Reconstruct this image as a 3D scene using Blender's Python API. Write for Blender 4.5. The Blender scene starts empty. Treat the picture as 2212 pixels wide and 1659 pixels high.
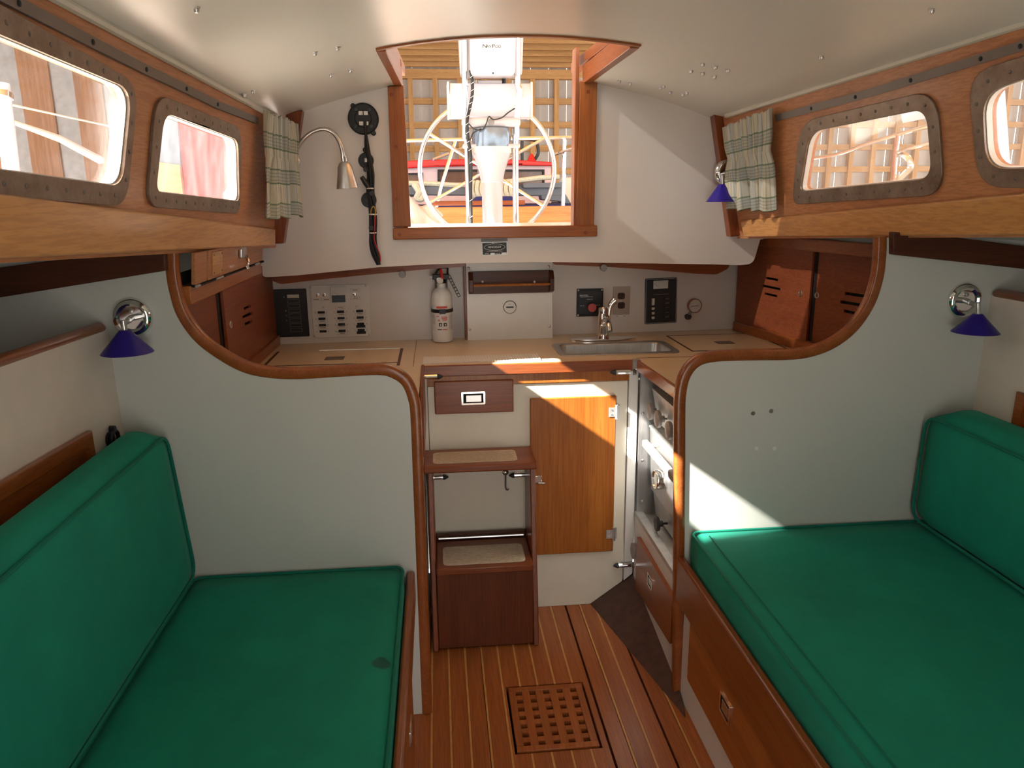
import bpy, bmesh, math, random
from mathutils import Vector as V, Matrix
from mathutils.geometry import tessellate_polygon
random.seed(7)
SC = bpy.context.scene
COL = SC.collection
PI = math.pi

# ------------------------------------------------------------------ camera
FPX, CX, CY, H = 1661.0, 1106.0, 829.5, 1.60
CAM = V((0, 0, H))
def _axes(vp=(940, 425), roll=0.0093):
    fy = V((vp[0]-CX, vp[1]-CY, FPX)).normalized()
    a = V((vp[0]-CX, vp[1]-CY)); h = V((1, -roll))
    t = -(a.dot(a)+FPX*FPX)/h.dot(a)
    v = a+t*h
    fx = V((v.x, v.y, FPX)).normalized()
    if fx.x < 0: fx = -fx
    fz = fx.cross(fy)
    if fz.y > 0: fz = -fz
    return Matrix((fx, fy, fz))
RW = _axes()
cam_data = bpy.data.cameras.new('camera')
cam_data.sensor_width = 36.0
cam_data.lens = 36.0*FPX/2212.0
cam_data.clip_start = 0.02
cam_data.clip_end = 200
cam = bpy.data.objects.new('camera', cam_data)
COL.objects.link(cam)
_m = Matrix.Identity(4)
for i in range(3):
    _m[i][0] = RW[i][0]; _m[i][1] = -RW[i][1]; _m[i][2] = -RW[i][2]; _m[i][3] = CAM[i]
cam.matrix_world = _m
SC.camera = cam

# ------------------------------------------------------------------ world, sun, exposure
world = bpy.data.worlds.new('daylight')
SC.world = world
world.use_nodes = True
_bg = world.node_tree.nodes['Background']
_bg.inputs[0].default_value = (1.0, 0.97, 0.93, 1)
_bg.inputs[1].default_value = 2.0
sun_data = bpy.data.lights.new('sun', 'SUN')
sun_data.energy = 26.0
sun_data.angle = math.radians(0.6)
sun_data.color = (1.0, 0.95, 0.86)
sun = bpy.data.objects.new('sun', sun_data)
COL.objects.link(sun)
SUN_DIR = V((1.0, 0.232, -0.72)).normalized()
sun.rotation_euler = SUN_DIR.to_track_quat('-Z', 'Y').to_euler()
sun.location = (-6, 0, 7)
SC.view_settings.view_transform = 'Standard'
SC.view_settings.look = 'None'
SC.view_settings.gamma = 1.0
SC.view_settings.use_curve_mapping = False
SC.view_settings.exposure = 1.18
SC.cycles.max_bounces = 10
SC.cycles.diffuse_bounces = 6
SC.cycles.transparent_max_bounces = 16

# ------------------------------------------------------------------ measuring helpers
def ray(px, py): return RW @ V((px-CX, py-CY, FPX))
def aY(px, py, y): d = ray(px, py); return CAM+d*(y/d.y)
def aZ(px, py, z): d = ray(px, py); return CAM+d*((z-H)/d.z)
def aX(px, py, x): d = ray(px, py); return CAM+d*(x/d.x)
def vdir(px, py): d = ray(px, py); return d/d.y

class Fr:
    """a flat frame: origin, two unit axes and their normal"""
    def __init__(s, o, u, v):
        s.o = V(o); s.u = V(u).normalized(); s.v = V(v)
        s.v = (s.v-s.u*s.v.dot(s.u)).normalized()
        s.n = s.u.cross(s.v)
    def p(s, a, b, c=0.0): return s.o+s.u*a+s.v*b+s.n*c
    def hit(s, px, py):
        d = ray(px, py)
        return CAM+d*((s.o-CAM).dot(s.n)/d.dot(s.n))
    def uv(s, px, py):
        q = s.hit(px, py)-s.o
        return (q.dot(s.u), q.dot(s.v))
    def uvs(s, pts): return [s.uv(*p) for p in pts]

def rpoly(pts, r, n=6):
    """round the corners of a 2D polygon; r may be a list"""
    out = []; k = len(pts)
    for i in range(k):
        a, b, c = V(pts[i-1]), V(pts[i]), V(pts[(i+1) % k])
        rr = r[i] if isinstance(r, (list, tuple)) else r
        d1 = (a-b); d2 = (c-b)
        l = min(rr, d1.length*0.48, d2.length*0.48)
        if l < 1e-6: out.append((b.x, b.y)); continue
        p1 = b+d1.normalized()*l; p2 = b+d2.normalized()*l
        for j in range(n+1):
            t = j/n
            q = p1*(1-t)**2+b*2*t*(1-t)+p2*t*t
            out.append((q.x, q.y))
    return out
def rect(a0, a1, b0, b1): return [(a0, b0), (a1, b0), (a1, b1), (a0, b1)]
def smooth_path(pts, n=6):
    """Catmull-Rom through the points"""
    pts = [V(p) for p in pts]; out = []
    for i in range(len(pts)-1):
        p0 = pts[max(i-1, 0)]; p1 = pts[i]; p2 = pts[i+1]; p3 = pts[min(i+2, len(pts)-1)]
        for j in range(n):
            t = j/n
            out.append(0.5*((2*p1)+(p2-p0)*t+(2*p0-5*p1+4*p2-p3)*t*t+(3*p1-p0-3*p2+p3)*t*t*t))
    out.append(pts[-1]); return out

# ------------------------------------------------------------------ mesh builder
WLOC = {}
class MB:
    def __init__(s): s.v = []; s.f = []; s.uv = {}
    def add(s, vs, fs):
        o = len(s.v); s.v += [V(q) for q in vs]
        s.f += [tuple(i+o for i in f) for f in fs]; return s
    def hexa(s, q):   # 8 corners: bottom ring 0-3, top ring 4-7
        return s.add(q, [(3, 2, 1, 0), (4, 5, 6, 7), (0, 1, 5, 4), (1, 2, 6, 5), (2, 3, 7, 6), (3, 0, 4, 7)])
    def box(s, x0, x1, y0, y1, z0, z1):
        return s.hexa([(x0, y0, z0), (x1, y0, z0), (x1, y1, z0), (x0, y1, z0), (x0, y0, z1), (x1, y0, z1), (x1, y1, z1), (x0, y1, z1)])
    def fbox(s, fr, a0, a1, b0, b1, c0, c1):
        P = fr.p
        return s.hexa([P(a0, b0, c0), P(a1, b0, c0), P(a1, b1, c0), P(a0, b1, c0), P(a0, b0, c1), P(a1, b0, c1), P(a1, b1, c1), P(a0, b1, c1)])
    def bar(s, p, q, w, h, up=(0, 0, 1)):
        p, q = V(p), V(q); t = (q-p).normalized(); u = V(up)
        sd = t.cross(u)
        if sd.length < 1e-4: sd = t.cross(V((1, 0, 0)))
        sd.normalize(); u = sd.cross(t)
        c = []
        for e in (p, q):
            c.append([e-sd*w/2-u*h/2, e+sd*w/2-u*h/2, e+sd*w/2+u*h/2, e-sd*w/2+u*h/2])
        return s.hexa(c[0]+c[1])
    def prism(s, poly, vec):
        poly = [V(q) for q in poly]; n = len(poly); vec = V(vec)
        vs = poly+[q+vec for q in poly]
        fs = [(i, (i+1) % n, (i+1) % n+n, i+n) for i in range(n)]
        tris = tessellate_polygon([poly])
        fs += [tuple(t) for t in tris]+[tuple(reversed([i+n for i in t])) for t in tris]
        return s.add(vs, fs)
    def plate(s, fr, outer, holes=(), c0=0.0, c1=0.01):
        loops = [list(outer)]+[list(h) for h in holes]
        flat = [V((a, b, 0)) for l in loops for a, b in l]
        tris = tessellate_polygon([[V((a, b, 0)) for a, b in l] for l in loops])
        n = len(flat)
        vs = [fr.p(q.x, q.y, c0) for q in flat]+[fr.p(q.x, q.y, c1) for q in flat]
        fs = []
        for t in tris: fs += [tuple(t), tuple(i+n for i in reversed(t))]
        o = 0
        for l in loops:
            m = len(l)
            fs += [(o+i, o+(i+1) % m, o+(i+1) % m+n, o+i+n) for i in range(m)]
            o += m
        return s.add(vs, fs)
    def tube(s, path, r, n=10, closed=False, caps=True, sx=1.0, up=None):
        path = [V(p) for p in path]; k = len(path); rings = []
        ref = None
        for i in range(k):
            a = path[i-1] if (i > 0 or closed) else path[i]
            b = path[(i+1) % k] if (i < k-1 or closed) else path[i]
            t = (b-a).normalized()
            if up is not None: ref = V(up)
            if ref is None: ref = V((0, 0, 1)) if abs(t.z) < 0.9 else V((1, 0, 0))
            sd = t.cross(ref)
            if sd.length < 1e-5: sd = t.cross(V((0.3, 1, 0.2)))
            sd.normalize(); u = sd.cross(t).normalized()
            if up is None: ref = u
            rr = r[i] if isinstance(r, (list, tuple)) else r
            rings.append([path[i]+sd*(math.cos(2*PI*j/n)*rr*sx)+u*(math.sin(2*PI*j/n)*rr) for j in range(n)])
        vs = [q for g in rings for q in g]; fs = []
        for i in range(k if closed else k-1):
            i2 = (i+1) % k
            for j in range(n):
                j2 = (j+1) % n
                fs.append((i*n+j, i*n+j2, i2*n+j2, i2*n+j))
        if caps and not closed:
            fs.append(tuple(reversed(range(n)))); fs.append(tuple((k-1)*n+j for j in range(n)))
        return s.add(vs, fs)
    def sweep(s, path, sec, normal, closed=False):
        """sweep a 2D section (a across, b along normal) along a path lying in a plane"""
        path = [V(p) for p in path]; N = V(normal).normalized(); k = len(path); n = len(sec); vs = []
        for i in range(k):
            a = path[i-1] if (i > 0 or closed) else path[i]
            b = path[(i+1) % k] if (i < k-1 or closed) else path[i]
            t = (b-a).normalized(); sd = N.cross(t).normalized()
            vs += [path[i]+sd*q[0]+N*q[1] for q in sec]
        fs = []
        for i in range(k if closed else k-1):
            i2 = (i+1) % k
            fs += [(i*n+j, i*n+(j+1) % n, i2*n+(j+1) % n, i2*n+j) for j in range(n)]
        if not closed:
            fs.append(tuple(reversed(range(n)))); fs.append(tuple((k-1)*n+j for j in range(n)))
        return s.add(vs, fs)
    def lathe(s, o, axis, prof, n=24, ref=None):
        o = V(o); ax = V(axis).normalized()
        r0 = V(ref) if ref else (V((0, 0, 1)) if abs(ax.z) < 0.9 else V((1, 0, 0)))
        e1 = ax.cross(r0).normalized(); e2 = ax.cross(e1)
        vs = []; fs = []; k = len(prof)
        for r, h in prof:
            vs += [o+ax*h+e1*(max(r, 1e-5)*math.cos(2*PI*j/n))+e2*(max(r, 1e-5)*math.sin(2*PI*j/n)) for j in range(n)]
        for i in range(k-1):
            fs += [(i*n+j, i*n+(j+1) % n, (i+1)*n+(j+1) % n, (i+1)*n+j) for j in range(n)]
        fs.append(tuple(reversed(range(n)))); fs.append(tuple((k-1)*n+j for j in range(n)))
        return s.add(vs, fs)
    def grid(s, fn, nu, nv, uv=None):
        o = len(s.v)
        s.v += [V(fn(i/nu, j/nv)) for j in range(nv+1) for i in range(nu+1)]
        for j in range(nv):
            for i in range(nu):
                a = o+j*(nu+1)+i
                s.f.append((a, a+1, a+nu+2, a+nu+1))
        if uv is not None:
            for j in range(nv+1):
                for i in range(nu+1): s.uv[o+j*(nu+1)+i] = uv(i/nu, j/nv)
        return s
    def build(s, name, mat, parent=None, bevel=0.0, seg=2, ang=35, kind=None, solid=0.0, subsurf=0):
        lo = V([min(q[i] for q in s.v) for i in range(3)]); hi = V([max(q[i] for q in s.v) for i in range(3)])
        c = (lo+hi)/2
        if parent is None: c.z = lo.z
        me = bpy.data.meshes.new(name)
        me.from_pydata([q-c for q in s.v], [], s.f)
        if s.uv:
            l = me.uv_layers.new(name='UVMap')
            for lp in me.loops: l.data[lp.index].uv = s.uv.get(lp.vertex_index, (0, 0))
        bm = bmesh.new(); bm.from_mesh(me)
        bmesh.ops.recalc_face_normals(bm, faces=bm.faces); bm.to_mesh(me); bm.free()
        me.update()
        if ang:
            me.shade_smooth(); me.set_sharp_from_angle(angle=math.radians(ang))
        if mat: me.materials.append(mat)
        o = bpy.data.objects.new(name, me); COL.objects.link(o)
        WLOC[o.name] = c.copy()
        if parent is not None:
            o.parent = parent; o.location = c-WLOC[parent.name]
        else: o.location = c
        if bevel:
            m = o.modifiers.new('bevel', 'BEVEL'); m.width = bevel; m.segments = seg; m.limit_method = 'ANGLE'; m.angle_limit = math.radians(40)
        if solid:
            m = o.modifiers.new('solid', 'SOLIDIFY'); m.thickness = solid; m.offset = 0
        if subsurf:
            m = o.modifiers.new('sub', 'SUBSURF'); m.levels = subsurf; m.render_levels = subsurf
        if kind: o['kind'] = kind
        return o

def tag(o, label=None, cat=None, group=None, kind=None):
    if label: o['label'] = label
    if cat: o['category'] = cat
    if group: o['group'] = group
    if kind: o['kind'] = kind
    return o
def thing(name, label, cat, loc, group=None, kind=None):
    o = bpy.data.objects.new(name, None); COL.objects.link(o)
    o.empty_display_size = 0.05
    o.location = V(loc); WLOC[o.name] = V(loc)
    return tag(o, label, cat, group, kind)
def struct(name, label, loc, cat=None):
    return thing(name, label, cat, loc, None, 'structure')
def copy_part(src, parent, wpos):
    c = src.copy(); COL.objects.link(c); c.parent = parent
    c.location = V(wpos)-WLOC[parent.name]; WLOC[c.name] = V(wpos)
    return c
def text(name, body, fr, a, b, size, mat, parent, c=0.001, align='CENTER', ext=0.0002, sx=1.0):
    cu = bpy.data.curves.new(name, 'FONT'); cu.body = body; cu.size = size
    cu.align_x = align; cu.align_y = 'CENTER'; cu.extrude = ext; cu.resolution_u = 2; cu.offset = size*0.022
    t = bpy.data.objects.new(name, cu); COL.objects.link(t)
    me = bpy.data.meshes.new_from_object(t.evaluated_get(bpy.context.evaluated_depsgraph_get()))
    bpy.data.objects.remove(t); bpy.data.curves.remove(cu)
    m = MB()
    m.v = [fr.p(a+q.co.x*sx, b+q.co.y, c+q.co.z) for q in me.vertices]
    m.f = [tuple(p.vertices) for p in me.polygons]
    bpy.data.meshes.remove(me)
    if not m.v: return None
    return m.build(name, mat, parent, ang=0)

# ------------------------------------------------------------------ materials
def _nodes(name):
    m = bpy.data.materials.new(name); m.use_nodes = True
    nt = m.node_tree; b = nt.nodes['Principled BSDF']
    return m, nt, b
def _coord(nt, scale, kind='Object'):
    tc = nt.nodes.new('ShaderNodeTexCoord'); mp = nt.nodes.new('ShaderNodeMapping')
    mp.inputs['Scale'].default_value = scale
    nt.links.new(tc.outputs[kind], mp.inputs['Vector']); return mp
def _noise(nt, vec, scale, detail=4, rough=0.6):
    n = nt.nodes.new('ShaderNodeTexNoise'); n.inputs['Scale'].default_value = scale
    n.inputs['Detail'].default_value = detail; n.inputs['Roughness'].default_value = rough
    nt.links.new(vec.outputs[0], n.inputs['Vector']); return n
def _ramp(nt, src, stops):
    r = nt.nodes.new('ShaderNodeValToRGB'); cr = r.color_ramp
    while len(cr.elements) < len(stops): cr.elements.new(0.5)
    for e, (p, c) in zip(cr.elements, stops): e.position = p; e.color = (c[0], c[1], c[2], 1)
    nt.links.new(src, r.inputs[0]); return r
def _mix(nt, fac, a, b, mode='MIX'):
    m = nt.nodes.new('ShaderNodeMix'); m.data_type = 'RGBA'; m.blend_type = mode
    for k, v in ((0, fac), (6, a), (7, b)):
        if hasattr(v, 'links') or hasattr(v, 'is_linked'): nt.links.new(v, m.inputs[k])
        elif k == 0: m.inputs[0].default_value = v
        else: m.inputs[k].default_value = (v[0], v[1], v[2], 1)
    return m.outputs[2]
def _bump(nt, b, src, strength, dist=0.002):
    bp = nt.nodes.new('ShaderNodeBump'); bp.inputs['Strength'].default_value = strength; bp.inputs['Distance'].default_value = dist
    nt.links.new(src, bp.inputs['Height']); nt.links.new(bp.outputs[0], b.inputs['Normal'])
def plain(name, col, rough=0.5, metal=0.0, coat=0.0, var=0.06, vs=9.0, bump=0.0, bs=120.0, spec=0.5, rv=0.0):
    m, nt, b = _nodes(name)
    mp = _coord(nt, (1, 1, 1))
    n = _noise(nt, mp, vs, 5)
    c1 = [max(0, c*(1-var)) for c in col]; c2 = [min(1, c*(1+var)) for c in col]
    r = _ramp(nt, n.outputs[0], [(0.3, c1), (0.7, c2)])
    nt.links.new(r.outputs[0], b.inputs['Base Color'])
    b.inputs['Roughness'].default_value = rough; b.inputs['Metallic'].default_value = metal
    b.inputs['Specular IOR Level'].default_value = spec
    if coat: b.inputs['Coat Weight'].default_value = coat; b.inputs['Coat Roughness'].default_value = 0.12
    if bump:
        n2 = _noise(nt, mp, bs, 3); _bump(nt, b, n2.outputs[0], bump)
    return m
def wood(name, c1, c2, axis=0, rough=0.35, coat=0.3, scale=1.0, dark=None):
    m, nt, b = _nodes(name)
    sc = [26*scale]*3; sc[axis] = 0.9*scale
    mp = _coord(nt, sc)
    oi = nt.nodes.new('ShaderNodeObjectInfo')
    ad = nt.nodes.new('ShaderNodeVectorMath'); ad.operation = 'ADD'
    cmb = nt.nodes.new('ShaderNodeCombineXYZ')
    mul = nt.nodes.new('ShaderNodeMath'); mul.operation = 'MULTIPLY'; mul.inputs[1].default_value = 40
    nt.links.new(oi.outputs['Random'], mul.inputs[0])
    for k in range(3): nt.links.new(mul.outputs[0], cmb.inputs[k])
    nt.links.new(mp.outputs[0], ad.inputs[0]); nt.links.new(cmb.outputs[0], ad.inputs[1])
    n = _noise(nt, ad, 1.0, 6, 0.65)
    sc2 = [240*scale]*3; sc2[axis] = 8*scale
    mp2 = _coord(nt, sc2); n2 = _noise(nt, mp2, 1.0, 3, 0.6)
    r = _ramp(nt, n.outputs[0], [(0.32, c1), (0.68, c2)])
    d = [c*0.62 for c in c1] if dark is None else dark
    r2 = _ramp(nt, n2.outputs[0], [(0.42, d), (0.55, (1, 1, 1))])
    col = _mix(nt, 0.24, r.outputs[0], r2.outputs[0], 'MULTIPLY')
    hv = nt.nodes.new('ShaderNodeHueSaturation')
    mr = nt.nodes.new('ShaderNodeMapRange'); mr.inputs[3].default_value = 0.90; mr.inputs[4].default_value = 1.10
    nt.links.new(oi.outputs['Random'], mr.inputs[0]); nt.links.new(mr.outputs[0], hv.inputs['Value'])
    nt.links.new(col, hv.inputs['Color']); nt.links.new(hv.outputs[0], b.inputs['Base Color'])
    b.inputs['Roughness'].default_value = rough
    b.inputs['Coat Weight'].default_value = coat*0.6; b.inputs['Coat Roughness'].default_value = 0.18; b.inputs['Specular IOR Level'].default_value = 0.35
    _bump(nt, b, n2.outputs[0], 0.08, 0.001)
    return m
def glass_pane(name, haze=0.12, tint=(1, 1, 1)):
    m = bpy.data.materials.new(name); m.use_nodes = True; nt = m.node_tree
    nt.nodes.clear()
    out = nt.nodes.new('ShaderNodeOutputMaterial')
    tr = nt.nodes.new('ShaderNodeBsdfTransparent'); tr.inputs[0].default_value = (*tint, 1)
    tl = nt.nodes.new('ShaderNodeBsdfTranslucent'); tl.inputs[0].default_value = (0.95, 0.97, 1.0, 1)
    gl = nt.nodes.new('ShaderNodeBsdfGlossy'); gl.inputs['Roughness'].default_value = 0.05
    mp = _coord(nt, (1.5, 6, 2)); n = _noise(nt, mp, 3.0, 6, 0.7)
    mr = nt.nodes.new('ShaderNodeMapRange'); mr.inputs[1].default_value = 0.35; mr.inputs[2].default_value = 0.75
    mr.inputs[3].default_value = haze*0.35; mr.inputs[4].default_value = haze*1.9
    nt.links.new(n.outputs[0], mr.inputs[0])
    m1 = nt.nodes.new('ShaderNodeMixShader'); nt.links.new(mr.outputs[0], m1.inputs[0])
    nt.links.new(tr.outputs[0], m1.inputs[1]); nt.links.new(tl.outputs[0], m1.inputs[2])
    m2 = nt.nodes.new('ShaderNodeMixShader'); m2.inputs[0].default_value = 0.05
    nt.links.new(m1.outputs[0], m2.inputs[1]); nt.links.new(gl.outputs[0], m2.inputs[2])
    nt.links.new(m2.outputs[0], out.inputs[0])
    return m
def sun_filter(name, t):
    m = bpy.data.materials.new(name); m.use_nodes = True; nt = m.node_tree
    b = nt.nodes['Principled BSDF']; b.inputs['Base Color'].default_value = (0.6, 0.6, 0.55, 1); b.inputs['Roughness'].default_value = 0.6
    mp = _coord(nt, (1, 1, 1)); n = _noise(nt, mp, 3.0, 4); mr = nt.nodes.new('ShaderNodeMapRange')
    mr.inputs[3].default_value = t*0.8; mr.inputs[4].default_value = t*1.2; nt.links.new(n.outputs[0], mr.inputs[0])
    tr = nt.nodes.new('ShaderNodeBsdfTransparent'); mx = nt.nodes.new('ShaderNodeMixShader')
    nt.links.new(mr.outputs[0], mx.inputs[0]); nt.links.new(b.outputs[0], mx.inputs[1]); nt.links.new(tr.outputs[0], mx.inputs[2])
    nt.links.new(mx.outputs[0], nt.nodes['Material Output'].inputs[0])
    return m
def streak_metal(name, col, rough=0.3, axis=2):
    m, nt, b = _nodes(name)
    sc = [60, 60, 60]; sc[axis] = 2
    mp = _coord(nt, sc); n = _noise(nt, mp, 2.0, 4)
    r = _ramp(nt, n.outputs[0], [(0.3, [c*0.8 for c in col]), (0.7, col)])
    nt.links.new(r.outputs[0], b.inputs['Base Color'])
    mr = nt.nodes.new('ShaderNodeMapRange'); mr.inputs[3].default_value = rough*0.8; mr.inputs[4].default_value = rough*1.4
    nt.links.new(n.outputs[0], mr.inputs[0]); nt.links.new(mr.outputs[0], b.inputs['Roughness'])
    b.inputs['Metallic'].default_value = 1.0
    return m
def patina(name, c1, c2, rough=0.45):
    m, nt, b = _nodes(name)
    mp = _coord(nt, (1, 1, 1)); n = _noise(nt, mp, 14, 6, 0.7); n2 = _noise(nt, mp, 90, 3)
    r = _ramp(nt, n.outputs[0], [(0.35, c1), (0.65, c2)])
    nt.links.new(r.outputs[0], b.inputs['Base Color'])
    b.inputs['Metallic'].default_value = 0.75; b.inputs['Roughness'].default_value = rough
    _bump(nt, b, n2.outputs[0], 0.15)
    return m
def fabric(name, col, var=0.12, weave=900.0):
    m, nt, b = _nodes(name)
    mp = _coord(nt, (1, 1, 1)); n = _noise(nt, mp, 6, 5, 0.6); n2 = _noise(nt, mp, weave, 2)
    r = _ramp(nt, n.outputs[0], [(0.3, [c*(1-var) for c in col]), (0.7, [c*(1+var) for c in col])])
    r2 = _ramp(nt, n2.outputs[0], [(0.3, (0.82, 0.82, 0.82)), (0.7, (1, 1, 1))])
    nt.links.new(_mix(nt, 1.0, r.outputs[0], r2.outputs[0], 'MULTIPLY'), b.inputs['Base Color'])
    b.inputs['Roughness'].default_value = 0.8; b.inputs['Specular IOR Level'].default_value = 0.25
    b.inputs['Sheen Weight'].default_value = 0.12; b.inputs['Sheen Roughness'].default_value = 0.4
    b.inputs['Sheen Tint'].default_value = (0.3, 0.9, 0.7, 1)
    _bump(nt, b, n2.outputs[0], 0.25, 0.0006)
    return m
def cone_wave(name, c1, c2, scale, axis='X'):
    m, nt, b = _nodes(name)
    mp = _coord(nt, (1, 1, 1)); w = nt.nodes.new('ShaderNodeTexWave'); w.bands_direction = axis
    w.inputs['Scale'].default_value = scale
    nt.links.new(mp.outputs[0], w.inputs['Vector'])
    r = _ramp(nt, w.outputs[0], [(0.2, c1), (0.7, c2)])
    nt.links.new(r.outputs[0], b.inputs['Base Color']); b.inputs['Roughness'].default_value = 0.6
    _bump(nt, b, w.outputs[0], 0.6, 0.004)
    return m
def plaid(name):
    m, nt, b = _nodes(name)
    tc = nt.nodes.new('ShaderNodeTexCoord'); sp = nt.nodes.new('ShaderNodeSeparateXYZ')
    nt.links.new(tc.outputs['UV'], sp.inputs[0])
    def mth(op, a, bb=None):
        q = nt.nodes.new('ShaderNodeMath'); q.operation = op
        for k, v in enumerate((a, bb)):
            if v is None: continue
            if isinstance(v, (int, float)): q.inputs[k].default_value = v
            else: nt.links.new(v, q.inputs[k])
        return q.outputs[0]
    def band(src, freq, lo, hi):
        f = mth('FRACT', mth('MULTIPLY', src, freq))
        return mth('MULTIPLY', mth('GREATER_THAN', f, lo), mth('LESS_THAN', f, hi))
    u, v = sp.outputs[0], sp.outputs[1]
    col = (0.78, 0.74, 0.62)
    a = _mix(nt, mth('MULTIPLY', band(v, 3.0, 0.0, 0.42), 0.32), col, (0.30, 0.36, 0.35))
    a = _mix(nt, mth('MULTIPLY', band(u, 3.5, 0.0, 0.4), 0.42), a, (0.62, 0.52, 0.30))
    a = _mix(nt, mth('MULTIPLY', band(u, 3.5, 0.55, 0.9), 0.28), a, (0.30, 0.36, 0.40))
    a = _mix(nt, mth('MULTIPLY', band(u, 24, 0.0, 0.28), 0.38), a, (0.24, 0.25, 0.27))
    a = _mix(nt, mth('MULTIPLY', mth('MULTIPLY', band(v, 30, 0.0, 0.3), band(v, 3.0, 0.0, 0.42)), 0.5), a, (0.20, 0.24, 0.22))
    a = _mix(nt, mth('MULTIPLY', band(v, 3.0, 0.40, 0.45), 0.8), a, (0.17, 0.24, 0.14))
    a = _mix(nt, mth('MULTIPLY', band(v, 3.0, 0.0, 0.05), 0.8), a, (0.17, 0.24, 0.14))
    nt.links.new(a, b.inputs['Base Color'])
    b.inputs['Roughness'].default_value = 0.85
    tl = nt.nodes.new('ShaderNodeBsdfTranslucent'); nt.links.new(a, tl.inputs[0])
    mx = nt.nodes.new('ShaderNodeMixShader'); mx.inputs[0].default_value = 0.25
    nt.links.new(b.outputs[0], mx.inputs[1]); nt.links.new(tl.outputs[0], mx.inputs[2])
    nt.links.new(mx.outputs[0], nt.nodes['Material Output'].inputs[0])
    return m
def worn_white(name, col, rough=0.35, chips=0.66, cs=(30, 30, 9)):
    """painted panel with small dark chips and scuffs"""
    m, nt, b = _nodes(name)
    mp = _coord(nt, (1, 1, 1)); n = _noise(nt, mp, 3, 4)
    r = _ramp(nt, n.outputs[0], [(0.3, [c*0.96 for c in col]), (0.7, col)])
    mp2 = _coord(nt, cs); n2 = _noise(nt, mp2, 1.6, 4, 0.7)
    fr = _ramp(nt, n2.outputs[0], [(chips+0.08, (0, 0, 0)), (chips+0.10, (1, 1, 1))])
    col2 = _mix(nt, fr.outputs[0], r.outputs[0], (0.10, 0.07, 0.05))
    nt.links.new(col2, b.inputs['Base Color']); b.inputs['Roughness'].default_value = rough
    return m

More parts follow.
